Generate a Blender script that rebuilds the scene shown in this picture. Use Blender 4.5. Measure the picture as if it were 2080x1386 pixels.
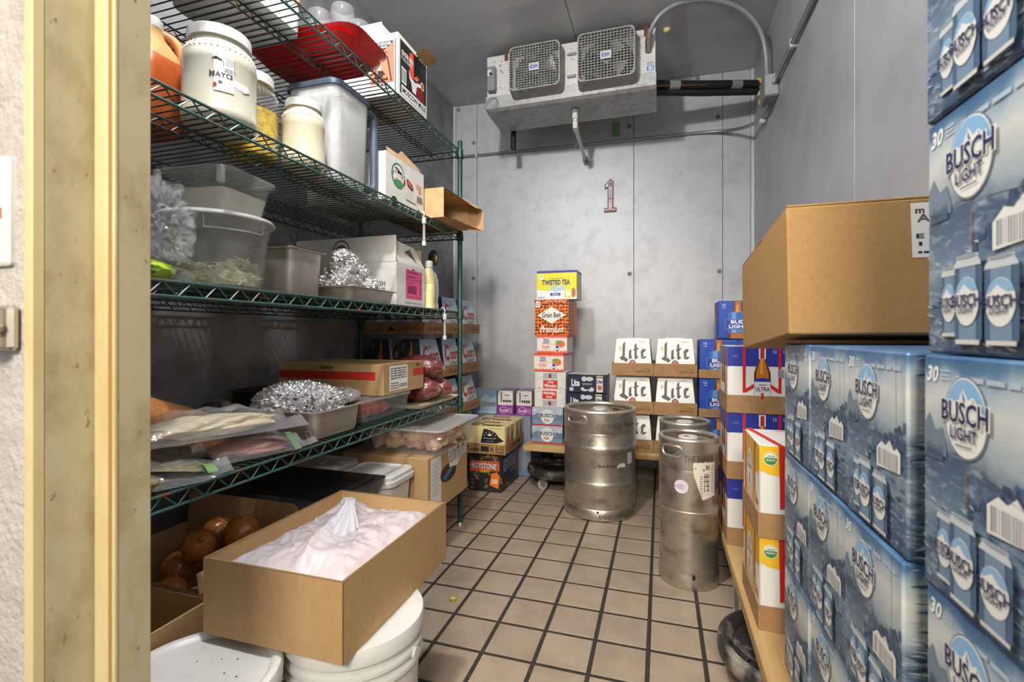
import bpy, bmesh, math, random
from mathutils import Vector, Matrix, noise, Euler

random.seed(7)
SC = bpy.context.scene
COL = SC.collection
for o in list(bpy.data.objects):
    bpy.data.objects.remove(o)

# ---------------------------------------------------------------- camera
cam_d = bpy.data.cameras.new('camera')
cam = bpy.data.objects.new('camera', cam_d)
COL.objects.link(cam)
cam_d.sensor_width = 36.0
cam_d.lens = 975.0 / 2080.0 * 36.0
cam_d.shift_y = -15.0 / 2080.0
cam_d.clip_start = 0.02
cam.location = (0, 0, 1.0)
cam.rotation_euler = (math.pi / 2, 0, 0.3006)
cam_d.dof.use_dof = True
cam_d.dof.focus_distance = 2.2
cam_d.dof.aperture_fstop = 6.3
SC.camera = cam

# ---------------------------------------------------------------- world and light levels
world = bpy.data.worlds.new('world')
SC.world = world
world.use_nodes = True
wb = world.node_tree.nodes['Background']
wb.inputs[0].default_value = (1.0, 0.96, 0.90, 1)
wb.inputs[1].default_value = 0.55
SC.view_settings.view_transform = 'Standard'
SC.view_settings.look = 'None'
SC.view_settings.gamma = 1.0
SC.view_settings.use_curve_mapping = False
SC.view_settings.exposure = 0.30
BULB_STRENGTH = 950.0          # cooler lamp by the door (built with its fixture below)
kl = bpy.data.lights.new('kitchen_light', 'AREA')
kl.shape = 'RECTANGLE'
kl.size = 0.7
kl.size_y = 0.5
kl.energy = 72.0
kl.color = (1.0, 0.90, 0.76)
klo = bpy.data.objects.new('kitchen_light', kl)
COL.objects.link(klo)
klo.location = (0.10, -1.35, 2.15)
klo.rotation_euler = (math.radians(62), 0, 0)

# ---------------------------------------------------------------- helpers
def S(r, g, b):
    def f(c):
        c /= 255.0
        return c / 12.92 if c <= 0.04045 else ((c + 0.055) / 1.055) ** 2.4
    return (f(r), f(g), f(b), 1.0)

MATS = {}
def M(name, col, rough=0.5, metal=0.0, var=None, bump=None, spec=0.5, transp=None, emit=None,
      stretch=(1, 1, 1), rand=0.0, world_co=False, coat=0.0, detail=4.0, sss=0.0, spk=None):
    """procedural principled material; var=(scale, colour2, lo, hi); bump=(scale, strength)"""
    if name in MATS:
        return MATS[name]
    m = bpy.data.materials.new(name)
    m.use_nodes = True
    nt = m.node_tree
    N, L = nt.nodes, nt.links
    p = N['Principled BSDF']
    out = N['Material Output']
    p.inputs['Base Color'].default_value = col
    p.inputs['Roughness'].default_value = rough
    p.inputs['Metallic'].default_value = metal
    p.inputs['Specular IOR Level'].default_value = spec
    if coat:
        p.inputs['Coat Weight'].default_value = coat
    if sss:
        p.inputs['Subsurface Weight'].default_value = sss
        p.inputs['Subsurface Radius'].default_value = (0.02, 0.012, 0.008)
    if var or bump:
        if world_co:
            g = N.new('ShaderNodeNewGeometry'); src = g.outputs['Position']
        else:
            g = N.new('ShaderNodeTexCoord'); src = g.outputs['Object']
        mp = N.new('ShaderNodeMapping')
        mp.inputs['Scale'].default_value = stretch
        L.new(src, mp.inputs['Vector'])
    last = None
    if var:
        nz = N.new('ShaderNodeTexNoise')
        nz.inputs['Scale'].default_value = var[0]
        nz.inputs['Detail'].default_value = detail
        nz.inputs['Roughness'].default_value = 0.62
        L.new(mp.outputs[0], nz.inputs['Vector'])
        rp = N.new('ShaderNodeMapRange')
        rp.inputs['From Min'].default_value = var[2]
        rp.inputs['From Max'].default_value = var[3]
        L.new(nz.outputs['Fac'], rp.inputs['Value'])
        mx = N.new('ShaderNodeMix'); mx.data_type = 'RGBA'
        mx.inputs['A'].default_value = col
        mx.inputs['B'].default_value = var[1]
        L.new(rp.outputs[0], mx.inputs['Factor'])
        last = mx.outputs['Result']
        if spk:
            n2 = N.new('ShaderNodeTexNoise')
            n2.inputs['Scale'].default_value = spk[0]
            n2.inputs['Detail'].default_value = 5
            L.new(mp.outputs[0], n2.inputs['Vector'])
            r2 = N.new('ShaderNodeMapRange')
            r2.inputs['From Min'].default_value = spk[2]
            r2.inputs['From Max'].default_value = spk[3]
            L.new(n2.outputs['Fac'], r2.inputs['Value'])
            m2 = N.new('ShaderNodeMix'); m2.data_type = 'RGBA'
            m2.inputs['B'].default_value = spk[1]
            L.new(last, m2.inputs['A']); L.new(r2.outputs[0], m2.inputs['Factor'])
            last = m2.outputs['Result']
    if rand:
        oi = N.new('ShaderNodeObjectInfo')
        mr = N.new('ShaderNodeMapRange')
        mr.inputs['To Min'].default_value = 1 - rand
        mr.inputs['To Max'].default_value = 1 + rand
        L.new(oi.outputs['Random'], mr.inputs['Value'])
        vm = N.new('ShaderNodeVectorMath'); vm.operation = 'SCALE'
        if last:
            L.new(last, vm.inputs[0])
        else:
            vm.inputs[0].default_value = col[:3]
        L.new(mr.outputs[0], vm.inputs['Scale'])
        last = vm.outputs[0]
    if last:
        L.new(last, p.inputs['Base Color'])
    if bump:
        nb = N.new('ShaderNodeTexNoise')
        nb.inputs['Scale'].default_value = bump[0]
        nb.inputs['Detail'].default_value = 3
        L.new(mp.outputs[0], nb.inputs['Vector'])
        bp = N.new('ShaderNodeBump')
        bp.inputs['Strength'].default_value = bump[1]
        bp.inputs['Distance'].default_value = 0.004
        L.new(nb.outputs['Fac'], bp.inputs['Height'])
        L.new(bp.outputs[0], p.inputs['Normal'])
    if emit:
        p.inputs['Emission Color'].default_value = emit[0]
        p.inputs['Emission Strength'].default_value = emit[1]
    if transp is not None:
        tr = N.new('ShaderNodeBsdfTransparent')
        ms = N.new('ShaderNodeMixShader')
        ms.inputs[0].default_value = 1 - transp
        L.new(tr.outputs[0], ms.inputs[1])
        L.new(p.outputs[0], ms.inputs[2])
        L.new(ms.outputs[0], out.inputs['Surface'])
    MATS[name] = m
    return m

def rr(hw, hd, rad, n=5):
    """rounded rectangle loop, counter-clockwise"""
    rad = max(1e-4, min(rad, hw - 1e-4, hd - 1e-4))
    pts = []
    for sx, sy, a0 in ((1, -1, -90), (1, 1, 0), (-1, 1, 90), (-1, -1, 180)):
        for k in range(n):
            a = math.radians(a0 + 90 * k / (n - 1))
            pts.append((sx * (hw - rad) + rad * math.cos(a), sy * (hd - rad) + rad * math.sin(a)))
    return pts

class MB:
    def __init__(self):
        self.v, self.f, self.m, self.s = [], [], [], []
    def add(self, vs, fs, m=0, smooth=False):
        b = len(self.v)
        self.v += [tuple(x) for x in vs]
        for f in fs:
            self.f.append(tuple(b + i for i in f)); self.m.append(m); self.s.append(smooth)
        return self
    def box(self, x0, x1, y0, y1, z0, z1, m=0, ch=0.0, sg=1):
        if not ch:
            v = [(x, y, z) for z in (z0, z1) for y in (y0, y1) for x in (x0, x1)]
            return self.add(v, [(0, 2, 3, 1), (4, 5, 7, 6), (0, 1, 5, 4), (1, 3, 7, 5), (3, 2, 6, 7), (2, 0, 4, 6)], m)
        bm = bmesh.new()
        bmesh.ops.create_cube(bm, size=1)
        for q in bm.verts:
            q.co = Vector(((x0 + x1) / 2 + q.co.x * (x1 - x0), (y0 + y1) / 2 + q.co.y * (y1 - y0), (z0 + z1) / 2 + q.co.z * (z1 - z0)))
        bmesh.ops.bevel(bm, geom=bm.edges[:], offset=ch, segments=sg, affect='EDGES', profile=0.5)
        return self.bm(bm, m)
    def bm(self, bm, m=0, smooth=False):
        bm.verts.index_update()
        self.add([q.co[:] for q in bm.verts], [[q.index for q in f.verts] for f in bm.faces], m, smooth)
        bm.free()
        return self
    def loft(self, loops, m=0, cap0=True, cap1=True, smooth=True):
        n = len(loops[0]); vs = [p for l in loops for p in l]; fs = []
        for k in range(len(loops) - 1):
            for i in range(n):
                j = (i + 1) % n
                fs.append((k * n + i, k * n + j, (k + 1) * n + j, (k + 1) * n + i))
        self.add(vs, fs, m, smooth)
        b = len(self.v) - len(vs)
        if cap0:
            self.f.append(tuple(b + i for i in reversed(range(n)))); self.m.append(m); self.s.append(False)
        if cap1:
            self.f.append(tuple(b + (len(loops) - 1) * n + i for i in range(n))); self.m.append(m); self.s.append(False)
        return self
    def rloft(self, secs, m=0, cx=0, cy=0, n=5, **k):
        """secs: (z, half width, half depth, corner radius)"""
        return self.loft([[(cx + x, cy + y, z) for x, y in rr(hw, hd, r, n)] for z, hw, hd, r in secs], m, **k)
    def lathe(self, prof, seg=32, c=(0, 0, 0), m=0, smooth=True, cap0=False, cap1=False):
        return self.loft([[(c[0] + r * math.cos(2 * math.pi * i / seg), c[1] + r * math.sin(2 * math.pi * i / seg), c[2] + z) for i in range(seg)]
                          for r, z in prof], m, cap0, cap1, smooth)
    def tube(self, pts, r, seg=6, m=0, cap=True, smooth=True):
        pts = [Vector(p) for p in pts]
        loops = []
        t = (pts[1] - pts[0]).normalized()
        up = Vector((0, 0, 1)) if abs(t.z) < 0.9 else Vector((1, 0, 0))
        a = t.cross(up).normalized()
        for i, p in enumerate(pts):
            if 0 < i < len(pts) - 1:
                t = ((pts[i + 1] - p).normalized() + (p - pts[i - 1]).normalized()).normalized()
            elif i:
                t = (p - pts[i - 1]).normalized()
            a = (a - t * a.dot(t)).normalized()
            b = t.cross(a)
            rad = r[i] if isinstance(r, (list, tuple)) else r
            loops.append([p + a * (rad * math.cos(2 * math.pi * k / seg)) + b * (rad * math.sin(2 * math.pi * k / seg)) for k in range(seg)])
        return self.loft(loops, m, cap, cap, smooth)
    def blob(self, c, rad, amp=0.1, freq=2.0, seed=0, sub=3, m=0, smooth=True, flat=None, ridged=False, rot=None, stretch=(1, 1, 1), crk=0.0):
        bm = bmesh.new()
        bmesh.ops.create_icosphere(bm, subdivisions=sub, radius=1)
        off = Vector((seed * 3.17, seed * 1.71, seed * 2.3))
        for q in bm.verts:
            d = q.co.normalized()
            p = Vector((d.x * stretch[0], d.y * stretch[1], d.z * stretch[2])) * freq + off
            n1 = noise.noise(p) + 0.5 * noise.noise(p * 2.1)
            if ridged:
                n1 = (1 - 2 * abs(noise.noise(p))) * 0.6 + (1 - 2 * abs(noise.noise(p * 2.3))) * 0.45 + noise.noise(p * 5.1) * 0.2
            if crk:
                n1 += crk * (1 - 3 * abs(noise.noise(p * 3.7))) + crk * .6 * (1 - 3 * abs(noise.noise(p * 7.9 + off)))
            w = d * (1 + amp * n1)
            w = Vector((w.x * rad[0], w.y * rad[1], w.z * rad[2]))
            if rot:
                w.rotate(Euler(rot))
            w += Vector(c)
            if flat is not None and w.z < flat:
                w.z = flat
            q.co = w
        return self.bm(bm, m, smooth)
    def mesh(self, name, mats):
        me = bpy.data.meshes.new(name)
        me.from_pydata(self.v, [], self.f)
        for x in (mats if isinstance(mats, (list, tuple)) else [mats]):
            me.materials.append(x)
        me.polygons.foreach_set('material_index', self.m)
        me.polygons.foreach_set('use_smooth', self.s)
        me.update()
        if any(self.s):
            me.set_sharp_from_angle(angle=math.radians(38))
        return me

def put(name, data, parent=None, loc=(0, 0, 0), rot=(0, 0, 0), label=None, cat=None, group=None, kind=None):
    o = bpy.data.objects.new(name, data)
    COL.objects.link(o)
    o.location = loc
    o.rotation_euler = rot if isinstance(rot, (list, tuple)) else (0, 0, rot)
    if parent:
        o.parent = parent
    if label:
        o['label'] = label
    if cat:
        o['category'] = cat
    if group:
        o['group'] = group
    if kind:
        o['kind'] = kind
    return o
def T(name, mb, mats, parent=None, **k):
    return put(name, mb.mesh(name, mats), parent, **k)
def dup(root, loc, rot=None, label=None, group=None):
    def cp(o, par):
        q = o.copy(); COL.objects.link(q); q.parent = par
        for ch in o.children:
            cp(ch, q)
        return q
    r = cp(root, None)
    r.location = loc
    if rot is not None:
        r.rotation_euler = rot if isinstance(rot, (list, tuple)) else (0, 0, rot)
    if label:
        r['label'] = label
    if group:
        r['group'] = group
    return r

# ---- flat print: coloured shapes lying on a face, thin layers one above the other
PRINT = M('printed_ink', (1, 1, 1, 1), 0.42)
_nt = PRINT.node_tree
_at = _nt.nodes.new('ShaderNodeVertexColor'); _at.layer_name = 'ink'
_nt.links.new(_at.outputs['Color'], _nt.nodes['Principled BSDF'].inputs['Base Color'])
TXT = {}
def text2d(s, bold, shear):
    k = (s, bold, shear)
    if k not in TXT:
        cu = bpy.data.curves.new('lettering', 'FONT')
        cu.body = s; cu.offset = bold; cu.shear = shear; cu.resolution_u = 2
        ob = bpy.data.objects.new('lettering', cu)
        COL.objects.link(ob)
        bpy.context.view_layer.update()
        me = bpy.data.meshes.new_from_object(ob.evaluated_get(bpy.context.evaluated_depsgraph_get()))
        vs = [(q.co.x, q.co.y) for q in me.vertices]
        fs = [tuple(p.vertices) for p in me.polygons]
        bpy.data.objects.remove(ob); bpy.data.curves.remove(cu); bpy.data.meshes.remove(me)
        x0 = min(v[0] for v in vs); x1 = max(v[0] for v in vs)
        y0 = min(v[1] for v in vs); y1 = max(v[1] for v in vs)
        TXT[k] = ([((x - x0) / (x1 - x0), (y - y0) / (y1 - y0)) for x, y in vs], fs)
    return TXT[k]

class Print:
    def __init__(self):
        self.v, self.f, self.c, self.cut = [], [], [], []
        self.map = None
        self.k = 0
    def start(self):
        if not self.cut or self.cut[-1] != (len(self.v), len(self.f)):
            self.cut.append((len(self.v), len(self.f)))
    def face(self, bl, br, tr, tl):
        self.start()
        bl, br, tr, tl = map(Vector, (bl, br, tr, tl))
        n = (br - bl).cross(tl - bl).normalized()
        self.map = lambda x, y, o: (bl * (1 - x) + br * x) * (1 - y) + (tl * (1 - x) + tr * x) * y + n * o
        return self
    def side(self, w, d, h, which, z0=0.0):
        a, b = w / 2, d / 2
        q = {'front': ((-a, -b), (a, -b)), 'right': ((a, -b), (a, b)), 'back': ((a, b), (-a, b)), 'left': ((-a, b), (-a, -b))}
        if which == 'top':
            return self.face((-a, -b, h), (a, -b, h), (a, b, h), (-a, b, h))
        (p0, p1) = q[which]
        return self.face((*p0, z0), (*p1, z0), (*p1, h), (*p0, h))
    def cyl(self, r, z0, z1, a0, a1, c=(0, 0)):
        self.start()
        self.map = lambda x, y, o: Vector((c[0] + (r + o) * math.cos(a0 + (a1 - a0) * x), c[1] + (r + o) * math.sin(a0 + (a1 - a0) * x), z0 + (z1 - z0) * y))
        return self
    def tri(self, vs, fs, col, ly):
        b = len(self.v)
        self.k += 1
        o = 0.0006 + 0.00035 * ly + 0.000009 * (self.k % 37)      # shapes of one layer never share a plane
        self.v += [tuple(self.map(x, y, o)) for x, y in vs]
        for f in fs:
            self.f.append(tuple(b + i for i in f)); self.c.append(col)
    def poly(self, pts, col, ly=0):
        self.tri(pts, [tuple(range(len(pts)))], col, ly)
    def rect(self, x0, y0, x1, y1, col, ly=0, n=1):
        for k in range(n):
            a = x0 + (x1 - x0) * k / n; b = x0 + (x1 - x0) * (k + 1) / n
            self.poly([(a, y0), (b, y0), (b, y1), (a, y1)], col, ly)
    def ell(self, cx, cy, rx, ry, col, ly=0, n=28, a0=0, a1=360):
        self.poly([(cx + rx * math.cos(math.radians(a0 + (a1 - a0) * k / n)), cy + ry * math.sin(math.radians(a0 + (a1 - a0) * k / n)))
                   for k in range(n + (0 if a1 - a0 == 360 else 1))], col, ly)
    def text(self, s, x0, y0, x1, y1, col, ly=2, bold=0.02, shear=0.0):
        vs, fs = text2d(s, bold, shear)
        self.tri([(x0 + x * (x1 - x0), y0 + y * (y1 - y0)) for x, y in vs], fs, col, ly)
    def line(self, pts, wx, wy, col, ly=1):
        """broad pen stroke along pts, nib vector (wx, wy)"""
        for (ax, ay), (bx, by) in zip(pts, pts[1:]):
            q = [(ax - wx, ay - wy), (ax + wx, ay + wy), (bx + wx, by + wy), (bx - wx, by - wy)]
            ar = sum(q[i][0] * q[(i + 1) % 4][1] - q[(i + 1) % 4][0] * q[i][1] for i in range(4))
            self.poly(q if ar > 0 else q[::-1], col, ly)
    def dashes(self, x0, y0, x1, y1, rows, col, ly=1, seed=1, gap=0.5):
        """rows of fine print too small to read"""
        rnd = random.Random(seed)
        for r in range(rows):
            yy = y1 - (y1 - y0) * (r + 1) / rows
            hh = (y1 - y0) / rows * gap
            x = x0
            while x < x1 - 0.01:
                w = rnd.uniform(.08, .25) * (x1 - x0)
                self.rect(x, yy, min(x + w, x1), yy + hh, col, ly)
                x += w + .04 * (x1 - x0)
    def bars(self, x0, y0, x1, y1, col, ly=2, n=14, seed=2):
        rnd = random.Random(seed)
        for k in range(n):
            a = x0 + (x1 - x0) * k / n
            self.rect(a, y0, a + (x1 - x0) / n * rnd.uniform(.3, .75), y1, col, ly)
    def build(self, name, parent):
        # one flat print per printed face
        cuts = [c for c in (self.cut or [(0, 0)])] + [(len(self.v), len(self.f))]
        o = None
        for (v0, f0), (v1, f1) in zip(cuts, cuts[1:]):
            if f1 == f0:
                continue
            me = bpy.data.meshes.new(name)
            me.from_pydata(self.v[v0:v1], [], [tuple(i - v0 for i in f) for f in self.f[f0:f1]])
            me.materials.append(PRINT)
            at = me.color_attributes.new('ink', 'FLOAT_COLOR', 'CORNER')
            buf = []
            for p, c in zip(me.polygons, self.c[f0:f1]):
                buf += list(c) * p.loop_total
            at.data.foreach_set('color', buf)
            me.update()
            o = put(name, me, parent)
        return o

# ---------------------------------------------------------------- materials
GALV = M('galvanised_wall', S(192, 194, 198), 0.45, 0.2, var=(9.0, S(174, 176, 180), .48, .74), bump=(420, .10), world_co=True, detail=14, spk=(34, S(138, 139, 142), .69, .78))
GALV2 = M('galvanised_ceiling', S(164, 165, 168), 0.5, 0.2, var=(2.5, S(144, 145, 148), .42, .75), bump=(300, .10), world_co=True)
SEAM = M('dark_joint', S(60, 60, 60), 0.8)
TRIMW = M('bright_corner_trim', S(205, 207, 210), 0.4, 0.3)
TILE = M('quarry_tile', S(163, 147, 129), 0.45, 0, var=(8, S(146, 131, 113), .42, .72), bump=(260, .06), world_co=True, rand=.05, spk=(60, S(120, 104, 90), .72, .76))
GROUT = M('dark_grout', S(48, 42, 38), 0.9, 0, var=(60, S(70, 62, 55), .5, .75))
CREAM = M('cream_frame_paint', S(180, 171, 140), 0.5, 0, var=(16, S(150, 134, 96), .46, .74), stretch=(1, 1, .6), world_co=True, detail=9, spk=(90, S(112, 100, 74), .68, .74))
YELLOW = M('kitchen_lit_frame_edge', S(200, 186, 142), 0.5, 0, var=(14, S(188, 164, 108), .5, .75), stretch=(1, 1, .3), world_co=True)  # brighter yellow: the kitchen light on these faces is put into the colour
FRP = M('white_pebbled_panel', S(184, 179, 174), 0.5, 0, var=(30, S(170, 164, 158), .4, .65), bump=(140, .8), world_co=True)
GREEN = M('green_epoxy_wire', S(26, 58, 55), 0.4, 0.2, var=(30, S(112, 62, 36), .58, .66), spec=.6, world_co=True)
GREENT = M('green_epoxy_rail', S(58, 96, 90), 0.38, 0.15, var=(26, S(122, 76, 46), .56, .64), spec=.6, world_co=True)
GREENP = M('green_epoxy_post', S(34, 76, 66), 0.4, 0.2, var=(25, S(28, 50, 46), .4, .7), world_co=True)
STEEL = M('worn_steel', S(198, 190, 178), 0.34, .86, var=(9, S(138, 130, 118), .50, .70), stretch=(1, 1, 1.6), bump=(60, .04), detail=9)
STEELP = M('brushed_pan_steel', S(200, 193, 182), 0.38, .72, var=(20, S(178, 170, 158), .4, .7))
DARKSTEEL = M('darkened_pan', S(62, 58, 56), 0.45, 0.6, var=(18, S(38, 35, 34), .4, .7))
ALU = M('aluminium_housing', S(188, 188, 186), 0.45, 0.45, var=(26, S(120, 116, 110), .55, .74))
GUARD = M('grey_guard_plastic', S(150, 150, 148), 0.5, 0.1, var=(40, S(112, 110, 106), .5, .7))
BLACK = M('black_rubber', S(26, 25, 25), 0.5, 0, var=(20, S(70, 66, 62), .58, .76))
KRAFT = M('kraft_cardboard', S(180, 147, 106), 0.72, 0, var=(90, S(173, 140, 99), .4, .7), stretch=(1, 1, .4), spec=.25)
KRAFT2 = M('pale_kraft_cardboard', S(196, 164, 122), 0.72, 0, var=(26, S(180, 146, 104), .4, .7), spec=.25)
KRAFTB = M('golden_cardboard', S(166, 130, 82), 0.7, 0, var=(80, S(158, 121, 74), .4, .7), spec=.25)
GALV3 = M('galvanised_roof', S(196, 197, 199), 0.5, 0.15, var=(2.5, S(172, 173, 176), .42, .75), bump=(300, .10), world_co=True, spk=(26, S(120, 120, 122), .70, .80), stretch=(.5, 1.6, 1))
TUBC = M('scuffed_tub_plastic', S(168, 168, 164), 0.2, 0, transp=0.76, spec=.8, var=(16, S(200, 200, 198), .5, .7))
KRAFTD = M('corrugated_edge', S(120, 92, 58), 0.85)
TRAYK = M('tray_cardboard', S(170, 134, 94), 0.72, 0, var=(30, S(154, 118, 80), .4, .7), spec=.25)
WHITEB = M('white_coated_board', S(226, 225, 221), 0.5, 0, var=(12, S(212, 210, 205), .45, .7))
WHITEP = M('white_plastic', S(208, 208, 206), 0.38, 0, var=(16, S(196, 195, 190), .5, .72))
CLEAR = M('clear_plastic', S(178, 182, 184), 0.14, 0, transp=0.86, spec=.8)
CLEAR2 = M('cloudy_plastic', S(206, 207, 205), 0.24, 0, transp=0.66, var=(9, S(176, 178, 178), .4, .7))
FILM = M('crinkled_film', S(206, 208, 212), 0.08, 0, transp=0.82, bump=(34, 1.0), spec=1.0, coat=.6)
FILMW = M('milky_bag_film', S(228, 228, 238), 0.12, 0, transp=0.46, bump=(26, 1.0), spec=1.0, coat=.8)
LIDM = M('milky_lid', S(206, 207, 206), 0.3, 0, transp=.42, bump=(20, .1))
GLASS = M('clear_glass', S(196, 202, 204), 0.05, 0, transp=0.90, spec=1.0, coat=.5)
FOIL = M('aluminium_foil', S(240, 240, 242), 0.24, .88, bump=(90, .4))
WOOD = M('rough_plank', S(196, 164, 112), 0.7, 0, var=(7, S(150, 112, 66), .42, .68), stretch=(1, .18, 1), bump=(40, .2))
WOODX = M('rough_plank_cross', S(196, 164, 112), 0.7, 0, var=(7, S(150, 112, 66), .42, .68), stretch=(.18, 1, 1), bump=(40, .2))
PIPE = M('galvanised_conduit', S(150, 150, 150), 0.38, 0.7)
PVC = M('white_pvc', S(222, 220, 214), 0.4)
GREYP = M('grey_plastic', S(128, 129, 130), 0.5)
INSUL = M('black_insulation', S(24, 24, 25), 0.55, 0, bump=(50, .4))
COPPER = M('copper_tube', S(176, 104, 62), 0.35, 1.0)
RUST = M('rusted_bolt', S(112, 66, 40), 0.8, 0, var=(60, S(70, 40, 26), .4, .7))
FOAM = M('yellow_foam', S(226, 206, 140), 0.9, 0, bump=(60, .6))
RED = M('red_plastic', S(202, 22, 26), 0.3, 0, coat=.2)
SLATE = M('slate_plastic', S(74, 86, 104), 0.4)
# ================================================================ the cold room itself
XL, XR, YF, YB, ZC = -1.64, 0.634, 0.435, 3.647, 2.875
# floor: grout bed with quarry tiles laid on it one by one
fl = T('floor', MB().box(XL - .06, XR + .06, YF - .1, 3.86, -.06, -.0018), GROUT, kind='structure')
P_T = 0.1663
tm = MB().box(-.0764, .0764, -.0764, .0764, -.012, 0.0, ch=.001).mesh('tile', TILE)
i0 = math.floor((XL + .204) / P_T); i1 = math.ceil((XR + .204) / P_T)
for i in range(i0, i1):
    for j in range(-7, 14):
        x = -.204 + P_T * (i + .5); y = 1.577 + P_T * (j + .5)
        if x - .076 < XL - .05 or x + .076 > XR + .05 or y + .07 > 3.75:
            continue
        put('tile', tm, fl, (x, y, random.uniform(-.0003, .0002)), (0, 0, random.choice((0, math.pi / 2, math.pi))))
T('kitchen_floor', MB().box(-2.6, 2.2, -2.6, YF - .101, -.06, -.002), GROUT, kind='structure')

def panels(wall, cuts, z0, z1, mat, axis='x', th=.006, joint=.003):
    """sheet panels of a wall as children; the wall's own face lies at local y=0, room side is -y"""
    for a, b in zip(cuts, cuts[1:]):
        T('panel', MB().box(a + joint / 2, b - joint / 2, -th, 0, z0, z1, ch=.0012), mat, wall)
PLUG = MB().lathe([(0, -.001), (.014, -.001), (.016, .0), (.016, .004), (0, .004)], 18).mesh('plug', M('grey_plug', S(120, 120, 122), .6))
def plugs(wall, pts):
    for a, z in pts:
        put('plug', PLUG, wall, (a, -.005, z), (math.pi / 2, 0, 0))

LB = math.hypot(XR - XL, .1)
wbk = T('wall_back', MB().box(-.1, LB + .1, .0, .1, 0, ZC + .1), SEAM, loc=(XL, YB, 0), rot=(0, 0, math.atan2(.1, XR - XL)), kind='structure')
panels(wbk, (.028, .2105, 1.448, 2.065, LB - .028), .0, ZC - .004, GALV)
plugs(wbk, ((.05, 2.842), (.183, 2.557), (1.897, 2.853), (2.034, 2.558), (1.414, 2.558), (1.418, 1.449), (2.043, 1.447), (.179, 1.451), (.183, .35), (1.418, .35)))
T('trim_1', MB().box(.0, .028, -.012, .0, 0, ZC, ch=.004), TRIMW, loc=(XL, YB, 0), rot=(0, 0, math.atan2(.1, XR - XL)), kind='structure')
T('trim_2', MB().box(LB - .028, LB, -.012, .0, 0, ZC, ch=.004), TRIMW, loc=(XL, YB, 0), rot=(0, 0, math.atan2(.1, XR - XL)), kind='structure')
# left wall: local x runs along +Y, room side is +X
wl = T('wall_left', MB().box(YF - .1 - YB, .12, 0, .1, 0, ZC + .1), SEAM, loc=(XL, YB, 0), rot=(0, 0, math.pi / 2), kind='structure')
panels(wl, [v - YB for v in (YF, .64, 1.863, 3.083, 3.44, YB + .002)], 0, ZC - .004, M('galvanised_side_shaded', S(132, 132, 134), .5, .25, var=(6, S(104, 103, 103), .42, .7), bump=(420, .1), world_co=True))  # left wall sheet darkened: shade behind the shelving is put into its colour
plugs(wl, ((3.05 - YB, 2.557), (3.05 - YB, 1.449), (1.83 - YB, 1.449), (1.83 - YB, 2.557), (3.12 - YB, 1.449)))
wr = T('wall_right', MB().box(-.25, 3.747 - YF + .2, 0, .1, 0, ZC + .1), SEAM, loc=(XR, 3.747, 0), rot=(0, 0, -math.pi / 2), kind='structure')
panels(wr, [3.747 - v for v in (3.747, 3.46, 3.12, 1.9, .68, YF)], 0, ZC - .004, GALV2)
ce = T('ceiling', MB().box(XL - .1, XR + .1, YF - .1, 3.86, .003, .12), SEAM, loc=(0, 0, ZC), kind='structure')
for a, b in ((XL, -.516), (-.512, XR)):
    T('panel', MB().box(a, b, YF - .08, 3.78, -.002, .004, ch=.001), GALV3, ce)
# front wall with the doorway the photograph is taken through
wf = T('wall_front', MB().box(XL - .1, -.645, .345, YF, 0, ZC + .1), GALV2, kind='structure')
T('panel', MB().box(.36, XR + .1, .345, YF, 0, ZC + .1), GALV2, wf)
T('panel', MB().box(-.645, .36, .345, YF, 2.02, ZC + .1), GALV2, wf)
T('wall_kitchen', MB().box(-2.6, -.6445, .333, .345, 0, 3.0), FRP, kind='structure')
df = T('door_1', MB().box(-.6445, -.6318, .3322, .3445, 0, 2.02, ch=.0015), YELLOW, kind='structure')
T('outer_jamb', MB().box(-.644, -.6315, .3445, .392, 0, 2.02), CREAM, df)
T('groove', MB().box(-.6092, -.6048, .3912, .3925, 0, 2.02), M('groove_gold', S(158, 122, 66), .6), df)
T('rebate', MB().box(-.66, -.6005, .392, .4345, 0, 2.02, ch=.002), CREAM, df)
T('gasket_strip', MB().box(-.629, -.6085, .3885, .394, 0, 2.02, ch=.002), YELLOW, df)
T('rebate_edge', MB().box(-.6046, -.5997, .3912, .396, 0, 2.02, ch=.0012), YELLOW, df)
T('right_jamb', MB().box(.34, .36, .333, YF, 0, 2.02), CREAM, df)
T('header', MB().box(-.6445, .36, .333, YF, 2.0, 2.02), CREAM, df)

# light switch and latch strike on the kitchen side of the frame
sw = T('light_switch', MB().rloft([(0, .036, .0585, .004), (.004, .036, .0585, .004), (.0065, .033, .0555, .004)], n=4), WHITEP,
       loc=(-.695, .333, 1.131), rot=(math.pi / 2, 0, 0), label='white wall switch plate with an orange-marked toggle beside the door frame', cat='light switch')
T('toggle', MB().box(-.012, .012, -.02, .02, .006, .0085, ch=.002), WHITEP, sw)
T('toggle_mark', MB().box(-.002, .026, -.008, .003, .0065, .0072), M('orange_mark', S(226, 92, 50), .5), sw)
lt = T('latch_strike', MB().box(-.715, -.6475, .322, .333, .982, 1.03, ch=.004), STEEL, label='steel latch strike screwed to the wall below the switch', cat='latch')
T('roller', MB().tube([(-.668, .317, .985), (-.668, .317, 1.027)], .012, 14), STEELP, lt)
T('screw', MB().lathe([(0, 0), (.005, 0), (.005, .003), (0, .004)], 10, c=(-.653, 0, 0)), STEEL, lt, loc=(0, .318, 1.006), rot=(math.pi / 2, 0, 0))

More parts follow.
